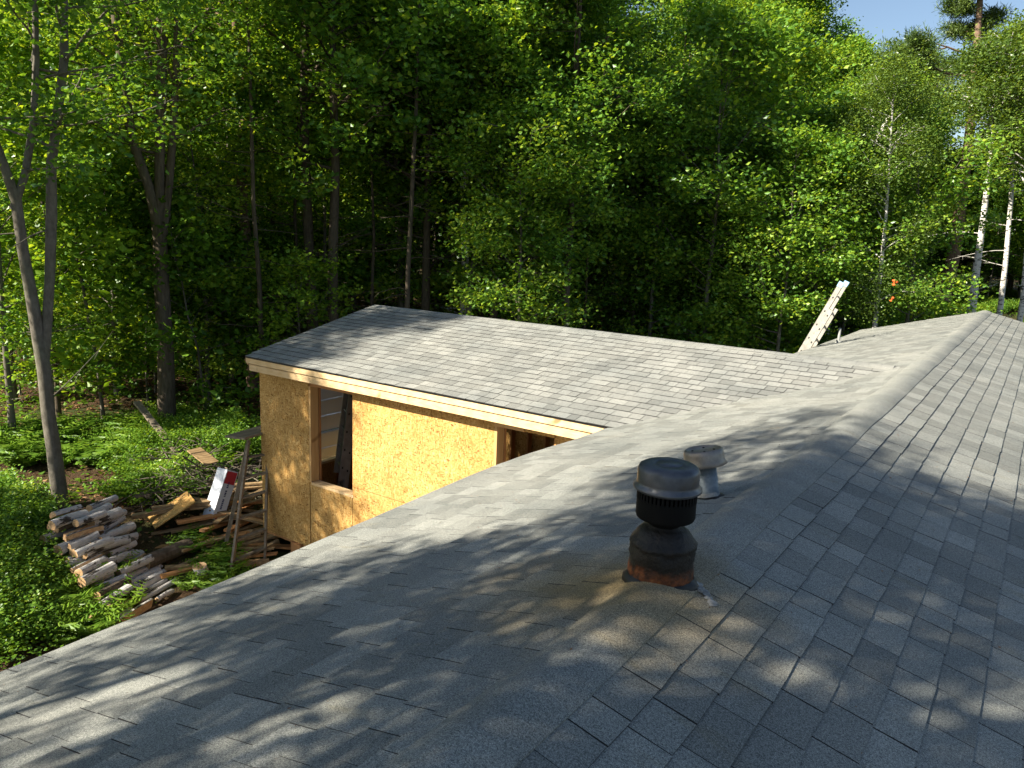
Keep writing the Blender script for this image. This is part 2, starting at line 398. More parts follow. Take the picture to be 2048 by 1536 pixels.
AB = math.atan2(0.655, 2.88); CB, SB = math.cos(AB), math.sin(AB)
YA, ZA, XA = 10.3, HR-0.045, -9.15; SBL = 2.955
def addpt(side, s, t, h=0.0):
    """side -1: near slope (towards -Y), +1: far slope"""
    y = YA + side*s*CB
    return np.stack([t + 0*s, y + side*SB*h, ZA - s*SB + CB*h + 0.003*np.sin(t*2.7+s*3)], -1)
TABF = np.array([(0, 1, 2, 3), (3, 2, 6, 7), (0, 3, 7, 4), (2, 1, 5, 6)])
def tabs_to_mesh(name, T, m):
    """T list of (pts8, tone)"""
    V = np.array([a for a, _ in T]).reshape(-1, 3); n = len(T)
    F = (TABF[None] + (np.arange(n)*8)[:, None, None]).reshape(-1, 4)
    return mesh_np(name, V, F, [m, M['edge']], tone=np.repeat([b for _, b in T], 4), midx=np.tile([0, 1, 1, 1], n))
def make_tabs(fn, side, n_course, t0, t1, widths, keep, th=(0.005, 0.0075), tones=None, expo=EXPO, s_first=0.0, gap=0.0045, seed=1):
    rg = np.random.default_rng(seed); out = []
    for c in range(n_course):
        s1 = s_first + (c+1)*expo
        if s1 < 0.07: continue
        t = t0 - rg.uniform(0, 0.3)
        wav = rg.normal()*0.002
        while t < t1:
            w = rg.choice(widths)*rg.uniform(0.94, 1.06); a, b = max(t, t0), min(t+w, t1)
            if b-a > 0.04 and keep(s1-expo/2, (a+b)/2):
                h = rg.uniform(*th); g = gap*rg.uniform(0.5, 1.4)
                ds = wav + rg.normal()*0.0022; tw = rg.normal()*0.0016
                sa = max(s1-expo-0.03, 0.004); sb = s1+ds
                top = fn(side, np.array([sa, sa, sb+tw, sb-tw]), np.array([a, b-g, b-g, a]), np.array([-0.001, -0.001, h, h]))
                bot = fn(side, np.array([sa, sa, sb+tw, sb-tw]), np.array([a, b-g, b-g, a]), np.array([-0.004, -0.004, -0.001, -0.001]))
                P = np.vstack([top, bot])
                tn = rg.uniform(0, 1) if tones is None else rg.choice(tones)+rg.normal()*0.06
                out.append((P, tn, fn(side, np.array(s1-expo/2), np.array((a+b)/2)), (b-a)*expo))
            t += w
    return out
def split_largest(T, n=300):
    sc = []
    for P, tn, c, area in T:
        u, v, z = proj(c)
        ok = z > 0.3 and -20 < u < 2068 and -20 < v < 1556
        nrm = np.cross(P[1]-P[0], P[3]-P[0]); nrm /= np.linalg.norm(nrm)+1e-9
        q = c-CAM; d = np.linalg.norm(q)
        sc.append(area*abs(nrm@q)/d**3 if ok else 0)
    o = np.argsort(sc)[::-1]; big = set(o[:n].tolist())
    return [T[i] for i in sorted(big)], [T[i] for i in range(len(T)) if i not in big]
def add_shingles(T, m, parent, n=300):
    big, rest = split_largest(T, n)
    for P, tn, c, a in big: obj('shingle', tabs_to_mesh('shingle', [(P, tn)], m), parent)
    o = obj('shingle_field', tabs_to_mesh('shingle_field', [(P, tn) for P, tn, _, _ in rest], m), parent); o['kind'] = 'stuff'

house = thing('house', 'low house with an old grey shingle roof that fills the foreground', 'house', (0, 9, 0))
def at_origin(o):   # parts are built in world coordinates
    o.matrix_parent_inverse = Matrix.Translation((0, -9, 0)); return o
def hpart(name, me, parent=None):
    o = obj(name, me, house if parent is None else parent)
    if parent is None: at_origin(o)
    return o
def deck(fn, specs, name, mats, parent_fn):
    mb = MB()
    for side, s0, s1, t0, t1, n, k in specs:
        s = np.linspace(s0, s1, k+1); t = np.linspace(t0, t1, n+1)
        gs, gt = np.meshgrid(s, t, indexing='ij')
        V = fn(side, gs.ravel(), gt.ravel(), np.full(gs.size, -0.005))
        W = fn(side, gs.ravel(), gt.ravel(), np.full(gs.size, -0.020))
        i = np.arange(n); j = np.arange(k)[:, None]*(n+1)
        F = np.stack([j+i, j+i+1, j+i+n+2, j+i+n+1], -1).reshape(-1, 4)
        mb.add(V, F); mb.add(W, F)
    return mb.mesh(name, mats)
# where the addition's roof rises above the main left slope
def add_above_main(x, y):
    zm = HR + np.asarray(x)*SA/CA; za = ZA - abs(y-YA)*SB/CB
    return (za > zm+0.004) & (abs(y-YA) < 2.9)
roof = hpart('roof', deck(mainpt, [(-1, 0.0, S_L-0.01, Y0, Y1, 60, 8), (1, 0.0, S_R-0.01, Y0, Y1, 60, 8)], 'roof', [M['under']], None))
W3 = [0.16, 0.19, 0.215, 0.24, 0.27]
nL = int(S_L/EXPO); TL = make_tabs(mainpt, -1, nL+1, Y0, Y1, W3, lambda s, t: not bool(add_above_main(-s*CA+0.22, t)) or s*CA < 0.4, s_first=S_L-(nL+1)*EXPO+0.012, seed=11, gap=0.0042, th=(0.005,0.008))
TR = make_tabs(mainpt, 1, int(S_R/EXPO), Y0, Y1, W3, lambda s, t: True, s_first=0.13, seed=12, gap=0.005, th=(0.006, 0.0095))
add_shingles(TL+TR, M['shingle'], roof)
# ridge caps over a ridge vent: rounded, laps facing away from the camera
def ridge_caps(parent, P0, P1, side_vec, half, pitch, mtl, expo=0.143, lift=0.03, bump=0.008, per=0.9, name='ridge_cap', th=0.006, wfn=None):
    P0 = np.asarray(P0, float); P1 = np.asarray(P1, float); L = np.linalg.norm(P1-P0); a = (P1-P0)/L
    sv = np.asarray(side_vec, float); n = int(L/expo); u = np.linspace(-1, 1, 9)
    for i in range(n):
        l0, l1 = i*expo, (i+1)*expo+0.010
        rows = []
        for l, hh in ((l0, 0.0), (l1, 0.005)):
            lf = lift + bump*math.sin(2*math.pi*l/per + 0.7*math.sin(l*0.9)) + hh*0.5
            hw = half*(1+0.015*math.sin(l*3.1)+rng.normal()*0.003)
            c = P0 + a*l
            z = -np.sqrt(u*u*hw*hw+0.045**2)*math.tan(pitch) + 0.02*math.tan(pitch) + lf*np.sqrt(np.clip(1-u*u*0.99, 0, 1)) + 0.001
            pts = c[None] + sv[None]*(u*hw)[:, None]; pts[:, 2] += z
            if wfn is not None: pts[:, 2] += wfn(pts[:, 0], pts[:, 1])
            rows.append(pts)
        A, B = rows; k = len(u)
        A2 = A.copy(); B2 = B.copy(); A2[:, 2] -= th; B2[:, 2] -= th+0.001
        V = np.vstack([A, B, A2, B2, A, B]); F = [(4*k+j, 4*k+j+1, 5*k+j+1, 5*k+j) for j in range(k-1)]
        F += [(k+j, k+j+1, 3*k+j+1, 3*k+j) for j in range(k-1)] + [(0, k, 3*k, 2*k), (2*k-1, k-1, 3*k-1, 4*k-1)]
        me = mesh_np(name, V, F, [mtl], tone=np.full(len(F), rng.uniform(0.3, 0.7)), smooth=False)
        me.polygons.foreach_set('use_smooth', np.array([j < 8 for j in range(len(F))]))
        obj(name, me, parent)
ridge_caps(roof, (0, Y0, HR), (0, Y1, HR), (1, 0, 0), 0.135, A1, M['shingle'], lift=0.016, bump=0.005, wfn=lambda x, y: warp(0*x+0.01, y))
# rake and eave edges, gable and side walls of the house
mb = MB()
for sd, S in ((-1, S_L), (1, S_R)):
    for ya in (Y0, Y1):
        p = mainpt(sd, np.array([0.0, S]), np.array([ya, ya]), np.array([-0.08, -0.08])); mb.beam(p[0], p[1], 0.03, 0.13)
    ys = np.linspace(Y0, Y1, 30)
    q = mainpt(sd, np.full(30, S-0.035), ys, np.full(30, -0.085))
    for i in range(29): mb.beam(q[i], q[i+1], 0.02, 0.12)
hpart('fascia', mb.mesh('fascia', [M['siding']]))
for nm, c, d in (('side_wall', (-2.32, 9.05, 1.65), (0.12, 23.6, 3.3)), ('side_wall', (2.5, 9.05, 1.6), (0.12, 23.6, 3.2)),
                 ('gable_wall', (0.1, -2.8, 1.7), (4.7, 0.12, 3.4)), ('gable_wall', (0.1, 20.9, 1.7), (4.7, 0.12, 3.4))):
    mb = MB(); mb.box(c, d)
    horiz_x = d[0] > d[1]
    for i in range(int(d[2]/0.11)):        # clapboards
        z = 0.05+i*0.11; sgn = 1 if (c[0] > 1 or (horiz_x and c[1] > 5)) else -1
        if horiz_x: mb.box((c[0], c[1]+sgn*0.07, z+0.05), (d[0], 0.02, 0.10), ((1, 0, 0), (0, 0.995, -0.1*sgn), (0, 0.1*sgn, 0.995)))
        else: mb.box((c[0]+sgn*0.07, c[1], z+0.05), (0.02, d[1], 0.10), ((0.995, 0, -0.1*sgn), (0, 1, 0), (0.1*sgn, 0, 0.995)))
    hpart(nm, mb.mesh(nm, [M['siding']]))
# old sealant smear by the ridge
mb = MB(); rg = np.random.default_rng(5)
for i in range(16):
    f = i/15; x = 0.10+0.115*f; y = 2.885-0.075*f+rg.normal()*0.008; p = mainpt(1, np.array(x/CA), np.array(y), np.array(0.011))
    mb.lathe([(0.001, 0.004), (0.013*rg.uniform(0.5, 1.3), 0.002), (0.016*rg.uniform(0.6, 1.3), -0.004)], p, 7, noise=0.2, seed=i)
hpart('sealant_smear', mb.mesh('sealant_smear', [M['putty']]), roof)
# plumbing pipe through the far slope
B = mainpt(-1, np.array(2.29/CA), np.array(16.9))
ppipe = thing('roof_pipe', 'thin grey plumbing pipe standing on the far roof slope beside the ladder', 'pipe', B)
mb = MB(); mb.lathe([(0.028, -0.05), (0.028, 0.30), (0.024, 0.30), (0.024, 0.2)], k=12); mb.obj('pipe', M['pipe_grey'], ppipe, True)
mb = MB(); mb.lathe([(0.11, -0.02), (0.05, 0.02), (0.032, 0.06)], k=12, ax=((CA, 0, SA), (0, 1, 0), (-SA, 0, CA))); mb.obj('flashing_boot', M['pipe_grey'], ppipe, True)

# ------------------------------------------------------------------ the new addition
addn = thing('house_addition', 'unfinished addition with bare golden wood panel wall and new two-tone grey shingle roof', 'building', (-5.5, YA, 0))
def apart(name, me, parent=None):
    o = obj(name, me, addn if parent is None else parent)
    if parent is None: o.matrix_parent_inverse = Matrix.Translation((5.5, -YA, 0))
    return o
def abox(name, lo, hi, m, parent=None, label=None):
    mb = MB(); lo = np.array(lo, float); hi = np.array(hi, float); mb.box((lo+hi)/2, hi-lo)
    o = apart(name, mb.mesh(name, [m]), parent)
    if label: o['label'] = label
    return o
arooof = apart('roof', deck(addpt, [(-1, 0.0, SBL-0.01, XA+0.01, -0.2, 20, 6), (1, 0.0, SBL-0.01, XA+0.01, -0.2, 20, 6)], 'roof', [M['under']], None))
nA = int(SBL/EXPO)
WN = [0.12, 0.15, 0.18, 0.22]
TA = make_tabs(addpt, -1, nA+1, XA, -0.1, WN, lambda s, t: bool(add_above_main(t-0.40, YA-s*CB)), th=(0.006, 0.011), tones=[0.05, 0.3, 0.5, 0.6, 0.75, 1.0], s_first=SBL-(nA+1)*EXPO+0.012, seed=21, gap=0.005)
TA2 = make_tabs(addpt, 1, nA+1, XA, -0.1, WN, lambda s, t: bool(add_above_main(t-0.40, YA+s*CB)), th=(0.004, 0.010), tones=[0.1, 0.3, 0.8, 1.0], s_first=SBL-(nA+1)*EXPO+0.012, seed=22, gap=0.003)
add_shingles(TA+TA2, M['shingle_new'], arooof)
ridge_caps(arooof, (XA, YA, ZA), (-0.25, YA, ZA), (0, 1, 0), 0.15, AB, M['shingle_new'], lift=0.006, bump=0.001)
# drip edge, two-step fascia
ez = ZA - SBL*SB; ey = YA - SBL*CB      # eave line
abox('drip_edge', (XA+0.005, ey+0.012, ez-0.030), (-2.70, ey+0.030, ez-0.006), M['blackmetal'])
abox('fascia_board', (XA+0.01, ey+0.018, ez-0.112), (-2.72, ey+0.040, ez-0.028), M['lumber_x'])
abox('fascia_board', (XA+0.06, ey+0.040, ez-0.232), (-2.74, ey+0.062, ez-0.132), M['lumber_x'])
WY = 7.69                              # outer face of the near wall
abox('soffit_block', (XA+0.06, ey+0.060, ez-0.135), (-2.74, WY+0.02, ez-0.118), M['lumber_x'])
fz = HR-3.70; tz = HR-0.86
def osb(x0, x1, z0, z1, y=WY): return abox('wall_panel', (x0+0.005, y, z0+0.005), (x1-0.005, y+0.012, z1-0.005), M['osb'])
W1 = (-7.93, -7.00, HR-2.59); W2 = (-4.38, -3.51, HR-2.9); OT = HR-1.05
osb(-9.15, W1[0]-0.03, fz, tz); osb(W1[0]-0.02, W1[1], fz, W1[2])
osb(W1[1], W2[0]-0.02, HR-2.46, tz); osb(W1[1], W2[0]-0.02, fz, HR-2.46); osb(W2[1], -2.4, fz, tz)
osb(W2[0]-0.02, W2[1], fz, W2[2])
abox('header', (W1[0]-0.03, WY+0.014, OT), (W1[1]+0.06, WY+0.14, OT+0.17), M['framing'])
abox('header', (W2[0]-0.03, WY-0.002, OT), (W2[0]+0.42, WY+0.14, OT+0.17), M['lumber_z'])
osb(W2[0]+0.43, W2[1]+0.02, OT, tz)
osb(W1[0]-0.02, W1[1], OT+0.06, tz)
for (xa, xb, zs) in (W1, W2):
    abox('jamb', (xa-0.026, WY-0.004, zs), (xa+0.014, WY+0.15, OT), M['lumber_z'])
    abox('stud', (xb-0.012, WY+0.013, zs), (xb+0.028, WY+0.15, OT), M['framing'])
    abox('window_sill', (xa+0.014, WY-0.004, zs-0.04), (xb+0.02, WY+0.15, zs), M['lumber_x'])
    abox('stud', (xa-0.07, WY+0.16, fz+0.2), (xa+0.02, WY+0.20, tz), M['framing'])
abox('top_plate', (-9.14, WY+0.014, tz-0.08), (-2.4, WY+0.15, tz), M['framing'])
abox('bottom_plate', (-9.14, WY+0.014, fz+0.24), (-2.4, WY+0.15, fz+0.28), M['framing'])
for x in (-9.04, -8.6, -8.2, -6.5, -6.1, -5.7, -5.3, -4.9, -4.5, -3.2, -2.8):
    abox('stud', (x-0.019, WY+0.014, fz+0.28), (x+0.019, WY+0.15, tz-0.08), M['framing'])
abox('floor_deck', (-9.10, WY+0.014, fz+0.20), (-2.4, 13.0, fz+0.235), M['osb'])
abox('rim_joist', (-9.13, WY+0.03, fz-0.05), (-2.4, WY+0.07, fz+0.19), M['framing'])
abox('rim_joist', (-9.13, WY+0.08, fz-0.05), (-9.09, 13.0, fz+0.19), M['framing'])
# end wall with a rough opening, and back wall
FY = 2*YA-WY
def oy(y0, y1, z0, z1): return abox('wall_panel', (-9.154, y0+0.003, z0), (-9.142, y1-0.003, z1), M['osb'])
oy(WY+0.02, 8.55, fz, tz); oy(11.0, FY, fz, tz); oy(8.55, 11.0, fz, HR-2.75); oy(8.55, 11.0, OT, tz)
nst = 10
for i in range(nst+1):
    y = WY+0.2+i*(FY-WY-0.4)/nst; zt = ZA-abs(y-YA)*SB/CB-0.16
    if 8.6 < y < 10.95:
        abox('stud', (-9.138, y-0.019, fz+0.24), (-9.00, y+0.019, HR-2.79), M['framing']); abox('stud', (-9.138, y-0.019, OT+0.1), (-9.00, y+0.019, zt), M['framing'])
    else: abox('stud', (-9.138, y-0.019, fz+0.24), (-9.00, y+0.019, zt), M['framing'])
abox('window_sill', (-9.15, 8.55, HR-2.79), (-8.99, 11.0, HR-2.75), M['lumber_x'])
abox('header', (-9.138, 8.55, OT-0.04), (-9.00, 11.0, OT+0.10), M['framing'])
for (xa, xb) in ((-9.08, -6.64), (-6.64, -4.2), (-4.2, -2.4)):
    abox('wall_panel', (xa+0.003, FY, fz), (xb-0.003, FY+0.012, tz), M['osb'])
for i in range(15):
    x = -8.9+i*0.42; abox('stud', (x-0.019, FY-0.14, fz+0.24), (x+0.019, FY-0.002, tz), M['framing'])
for i in range(16):                     # rafters
    x = -9.0+i*0.41; mb = MB()
    for sd in (-1, 1):
        a = addpt(sd, np.array([0.02, SBL-0.15]), np.array([x, x]), np.array([-0.11, -0.11])); mb.beam(a[0], a[1], 0.038, 0.17)
    apart('rafter', mb.mesh('rafter', [M['framing']]))
tri = lambda s: None
mb = MB()                                 # gable triangle panel
mb.add([(-9.152, WY, tz), (-9.152, FY, tz), (-9.152, YA+0.02, ZA-0.04), (-9.152, YA-0.02, ZA-0.04), (-9.141, WY, tz), (-9.141, FY, tz), (-9.141, YA+0.02, ZA-0.04), (-9.141, YA-0.02, ZA-0.04)],
       [(0, 1, 2, 3), (7, 6, 5, 4), (0, 3, 7, 4), (1, 5, 6, 2)]); apart('gable_panel', mb.mesh('gable_panel', [M['osb']]))
mb = MB()
for sd in (-1, 1):
    a = addpt(sd, np.array([0.0, SBL-0.02]), np.array([XA+0.0, XA+0.0]), np.array([-0.09, -0.09])); mb.beam(a[0], a[1], 0.02, 0.13)
apart('rake_board', mb.mesh('rake_board', [M['lumber_x']]))
for x, y in ((-8.3, 7.75), (-6.3, 7.75), (-4.4, 7.75), (-8.6, 9.6), (-8.6, 12.6), (-5, 12.6)):
    g = float(ground_h(x, y)); abox('pier', (x-0.12, y-0.08, g-0.3), (x+0.12, y+0.16, fz-0.02), M['framing'])

# ------------------------------------------------------------------ roof vents
vt = thing('chimney_vent', 'backlit black metal vent with a round grey cap and tar-smeared collar on the ridge', 'vent', VENT1)
mb = MB(); mb.lathe([(0.0, 0.478), (0.05, 0.478), (0.052, 0.4755), (0.056, 0.478), (0.104, 0.474), (0.119, 0.466), (0.1255, 0.452), (0.126, 0.405), (0.127, 0.392), (0.139, 0.384), (0.140, 0.374), (0.128, 0.366), (0.120, 0.366), (0.118, 0.44)], k=48)
mb.obj('cap', M['galv_dark'], vt, True)
mb = MB()
for i in range(44):
    a = 2*math.pi*i/44; c, s = math.cos(a), math.sin(a)
    mb.box((0.121*c, 0.121*s, 0.352), (0.003, 0.0105, 0.05), ((c, s, 0), (-s, c, 0), (0, 0, 1)))
mb.obj('louvre_band', M['vent_black'], vt)
mb = MB(); mb.lathe([(0.121, 0.335), (0.122, 0.26), (0.118, 0.25), (0.10, 0.243), (0.066, 0.238), (0.062, 0.20), (0.062, 0.12)], k=40); mb.lathe([(0.121, 0.335), (0.112, 0.333), (0.11, 0.26), (0.0, 0.255)], k=40)
mb.obj('lower_drum', M['vent_black'], vt, True)
mb = MB(); mb.lathe([(0.060, 0.262), (0.062, 0.218), (0.080, 0.208), (0.100, 0.196), (0.114, 0.178), (0.124, 0.160), (0.137, 0.150), (0.139, 0.135), (0.131, 0.126), (0.137, 0.115), (0.134, 0.10), (0.138, 0.088), (0.131, 0.07), (0.136, 0.03), (0.137, -0.06)], k=40, noise=0.022, seed=3)
mb.obj('tarred_collar', M['tar'], vt, True)
mb = MB(); mb.lathe([(0.136, 0.004), (0.148, -0.008), (0.158, -0.03), (0.165, -0.07)], k=36, noise=0.05, seed=8)
mb.obj('tar_seal', M['tarflat'], vt, True)
mb = MB(); rg = np.random.default_rng(3)
for i in range(3): mb.lathe([(0.001, 0.006), (0.014, 0.004), (0.02, -0.006)], (0.03+0.018*i, -0.143+0.004*i, 0.0-0.004*i), 7, noise=0.25, seed=i)
mb.obj('sealant_bead', M['putty'], vt, True)

V2 = mainpt(-1, np.array(0.305/CA), np.array(4.12)); v2 = thing('pipe_vent', 'smaller tilted metal pipe vent with a dented warm-grey cap behind the black vent', 'vent', V2)
axz = np.array([-0.20, -0.02, 1.0]); axz /= np.linalg.norm(axz); axx = np.cross((0, 1, 0), axz); axx /= np.linalg.norm(axx); axy = np.cross(axz, axx); AX = (axx, axy, axz)
mb = MB(); mb.lathe([(0.064, -0.03), (0.063, 0.215), (0.06, 0.215), (0.058, 0.1)], k=28, ax=AX); mb.obj('pipe', M['galv_pipe'], v2, True)
mb = MB(); mb.lathe([(0.0, 0.278), (0.085, 0.276), (0.094, 0.284), (0.101, 0.286), (0.110, 0.276), (0.114, 0.255), (0.115, 0.215), (0.127, 0.196), (0.124, 0.194), (0.108, 0.21), (0.105, 0.262), (0.0, 0.266)], k=40, ax=AX, noise=0.008, seed=2); mb.obj('cap', M['galv_warm'], v2, True)
mb = MB()
for a in (0.3, 1.9, 3.6, 5.2): mb.lathe([(0.0, 0.2815), (0.006, 0.2812), (0.007, 0.276)], axx*0.06*math.cos(a)+axy*0.06*math.sin(a), 8, ax=AX)
mb.obj('rivet', M['vent_black'], v2)
mb = MB(); mb.lathe([(0.066, 0.035), (0.069, 0.01), (0.072, -0.02)], k=24, noise=0.05, seed=4, ax=((CA, 0, SA), (0, 1, 0), (-SA, 0, CA))); mb.obj('broken_collar', M['putty'], v2, True)
mb = MB(); mb.lathe([(0.068, 0.012), (0.085, 0.006), (0.105, -0.006)], k=24, noise=0.1, seed=5, ax=((CA, 0, SA), (0, 1, 0), (-SA, 0, CA))); mb.obj('tar_seal', M['tarflat'], v2, True)

# ------------------------------------------------------------------ ladders
def ext_ladder(name, label, p0, p1, wdir, width=0.47, mitts=True, reach2=0.90):
    p0 = np.asarray(p0, float); p1 = np.asarray(p1, float); L = np.linalg.norm(p1-p0); a = (p1-p0)/L
    w = np.asarray(wdir, float); n = np.cross(a, w); n /= np.linalg.norm(n)
    t = thing(name, label, 'ladder', p0); o = np.zeros(3)
    for sec, (l0, l1, off) in enumerate(((0.0, L*reach2, -0.045), (L*0.25, L, 0.045))):
        for s in (0, 1):
            mb = MB(); c0 = o + a*l0 + n*off + w*(s*width); c1 = o + a*l1 + n*off + w*(s*width)
            mb.beam(c0, c1, 0.006, 0.088, n); sg = 1 if s == 0 else -1
            for e in (-1, 1): mb.beam(c0+n*e*0.043+w*sg*0.012, c1+n*e*0.043+w*sg*0.012, 0.026, 0.005, n)
            for k in range(int((l1-l0)/0.305)):
                l = l0+0.2+k*0.305; mb.box(o+a*l+n*off+w*(s*width-sg*0.005), (0.035, 0.005, 0.022), (a, w, n), 1)
            mb.obj('rail', [M['alu'], M['hole']], t)
        for k in range(int((l1-l0)/0.305)):
            l = l0+0.2+k*0.305; mb = MB(); mb.tube([o+a*l+n*off+w*0.004, o+a*l+n*off+w*(width-0.004)], 0.016, 8); mb.obj('rung', M['alu'], t)
    if mitts:
        for s in (0, 1): mb = MB(); mb.box(o+a*(L+0.01)+n*0.045+w*(s*width), (0.11, 0.04, 0.10), (a, w, n)); mb.obj('end_cap', M['blueplastic'], t)
    return t
d1 = np.array([0.60, 0.10, 1.42]); pe = np.array([-2.80, 16.15, HR-0.80]); d1 /= np.linalg.norm(d1)
base = pe - d1*((pe[2])/d1[2]-0.0); top = pe + d1*1.52
ext_ladder('extension_ladder', 'aluminium extension ladder with pale blue tips leaning on the far eave', base, top, (0, 1, 0))
ext_ladder('extension_ladder', 'ladder leaning inside the unfinished addition, seen through its window hole', (-8.10, 8.42, fz+0.24), (-8.38, 9.12, HR-0.95), (-0.86, 0.51, 0), 0.4, False)
# grey-blue sheets seen through the rough openings
for i, (x, y, z, l, h) in enumerate(((-9.9, 9.1, HR-3.2, 2.6, 1.2), (-9.95, 9.3, HR-2.05, 2.2, 1.1))): pass
st = thing('sheet_stack', 'stack of blue-grey sheet boards seen through the empty window opening', 'sheets', (-9.75, 10.6, float(ground_h(-9.75, 10.6))))
g0 = float(ground_h(-9.75, 10.6))
for i in range(9):
    mb = MB(); mb.box((0.03*math.sin(i*2.1), 0.05*math.cos(i*3), 0.15+0.31*i), (0.10, 2.6, 0.285)); mb.obj('sheet', M['foam'], st)

# stepladder and staging plank at the addition's corner
G1 = at_g(461, 1157); G2 = at_g(449, 1100); G3 = at_g(530, 1126)
TP = np.array([-9.24, 7.52, HR-2.12])
sl_ = thing('stepladder', 'weathered wooden stepladder standing at the corner of the addition wall', 'ladder', G1)
def lpt(p): return np.asarray(p, float)-G1
tops = [TP+np.array([0.0, 0.0, 0]), TP+np.array([0.10, 0.30, 0])]
for i, (a, b) in enumerate(((G1, tops[0]), (G3, tops[1]))):
    mb = MB(); mb.beam(lpt(a), lpt(b), 0.035, 0.09); mb.obj('rail', M['greywood'], sl_)
for f in (0.12, 0.27, 0.42, 0.57, 0.72, 0.87):
    p = G1+(tops[0]-G1)*f; q = G3+(tops[1]-G3)*f; mb = MB(); mb.beam(lpt(p), lpt(q), 0.09, 0.025, (0, 0, 1)); mb.obj('tread', M['greywood'], sl_)
mb = MB(); mb.beam(lpt(G2), lpt(tops[0]+np.array([-0.1, 0.05, -0.1])), 0.035, 0.06); mb.obj('rear_leg', M['greywood'], sl_)
mb = MB(); mb.tube([lpt(TP+np.array([-0.07, 0.02, -0.02])), lpt(TP+np.array([-0.02, 0.0, -0.35]))], 0.012, 6); mb.tube([lpt(TP+np.array([0.02, -0.03, -0.02])), lpt(TP+np.array([-0.02, 0.0, -0.35]))], 0.012, 6); mb.obj('bracket', M['galv_pipe'], sl_)
mb = MB(); mb.box((0, 0, 0), (0.42, 1.6, 0.035), ((0.985, 0.17, 0.06), (-0.17, 0.985, 0.0), (-0.06, -0.01, 1)))
o = mb.obj('staging_plank', M['greywood'], None, loc=(-9.38, 8.05, HR-2.03)); tag(o, 'short grey staging plank resting on top of the stepladder by the wall corner', 'plank')

# ------------------------------------------------------------------ firewood
def log_mesh(kind, L=0.62, r=0.074, seed=0):
    rg = np.random.default_rng(seed); n = 7; xs = np.linspace(-L/2, L/2, n); k = 12
    prof = []
    for i in range(k):
        t = 2*math.pi*i/k
        if kind == 'half' and math.sin(t) < -0.05: rr = (math.cos(t), -0.05)
        elif kind == 'quarter': 
            cc, ss = math.cos(t), math.sin(t); rr = (cc, ss) if (cc > -0.2 and ss > -0.2) else (max(cc, -0.2)*0.9, max(ss, -0.2)*0.9)
        else: rr = (math.cos(t), math.sin(t))
        prof.append(rr)
    prof = np.array(prof)*r*(1+rg.normal(size=(k, 1))*0.02)
    bend = rg.normal()*0.008; V = []
    for x in xs:
        sc = 1+0.015*rg.normal()
        for p in prof: V.append((x, p[0]*sc + bend*(1-(2*x/L)**2), p[1]*sc))
    F = [(j*k+i, (j+1)*k+i, (j+1)*k+(i+1) % k, j*k+(i+1) % k) for j in range(n-1) for i in range(k)]
    Mi = []
    for j in range(n-1):
        for i in range(k):
            a, b = prof[i], prof[(i+1) % k]; mid = (a+b)/2
            Mi.append(1 if (kind != 'round' and np.linalg.norm(mid) < r*0.80) else 0)
    V = np.array(V); nv = len(V)
    c0 = V[:k].mean(0); c1 = V[-k:].mean(0); V = np.vstack([V, [c0], [c1]])
    for i in range(0, k, 2):
        F.append((nv, (i+2) % k, (i+1) % k, i)); Mi.append(1)
        b = (n-1)*k; F.append((nv+1, b+i, b+(i+1) % k, b+(i+2) % k)); Mi.append(1)
    return V, np.array(F), Mi
LOGM = {}
for kind, bk in (('round', 'bark_birch'), ('half', 'bark_birch'), ('quarter', 'bark_birch'), ('round', 'bark')):
    for sd in range(2):
        V, F, Mi = log_mesh(kind, seed=sd*7+len(LOGM)); LOGM[(kind, bk, sd)] = mesh_np('log', V, F, [M[bk], M['cutwood']], midx=Mi, smooth=False)
LA = R(105); ld = np.array([math.cos(LA), math.sin(LA), 0]); row = np.array([0.965, -0.26, 0])
P0 = at_g(165, 1122)
def place_log(kind, bk, pos, sc=(1, 1, 1), rz=0.0, rx=0.0, ry=0.0, label='', group='split firewood in the woodpile', name='firewood_log', cat='log'):
    o = bpy.data.objects.new(name, LOGM[(kind, bk, random.randint(0, 1))]); COL.objects.link(o)
    o.location = tuple(float(a) for a in pos); o.rotation_euler = (rx, ry, LA+rz); o.scale = sc
    return tag(o, label, cat, group)
rg = np.random.default_rng(31)
row = np.array([math.cos(R(-9)), math.sin(R(-9)), 0])
P0 = at_g(128, 1082)
for layer in range(5):
    n = (15, 13, 9, 6, 3)[layer]
    for rowi in range(2):
        for i in range(n - rowi*3):
            p = P0 + row*(0.19*i + 0.09*layer + rg.normal()*.025) + ld*(0.60*rowi + rg.normal()*0.09)
            z = float(ground_h(p[0], p[1])) + 0.07 + layer*0.145
            if i > 8 and layer > 1: continue
            kind, bk = [('half', 'bark_birch'), ('quarter', 'bark_birch'), ('round', 'bark_birch'), ('round', 'bark')][rg.choice(4, p=[.24, .16, .45, .15])]
            lb = {'half': 'half-split white-barked log in the tall woodpile', 'quarter': 'quarter-split white-barked log in the tall woodpile',
                  'round': 'round white-barked log in the tall woodpile' if bk == 'bark_birch' else 'brown-barked round log in the tall woodpile'}[kind]
            gr = {'half': 'half-split logs in the woodpile', 'quarter': 'quarter-split logs in the woodpile', 'round': 'round birch logs in the woodpile' if bk == 'bark_birch' else 'brown round logs in the woodpile'}[kind]
            place_log(kind, bk, (p[0], p[1], z), (rg.uniform(.75, 1.0), rg.uniform(0.75, 1.2), rg.uniform(0.75, 1.15)), rg.normal()*0.13, rg.uniform(0, 6.28), rg.normal()*0.05, lb, gr)
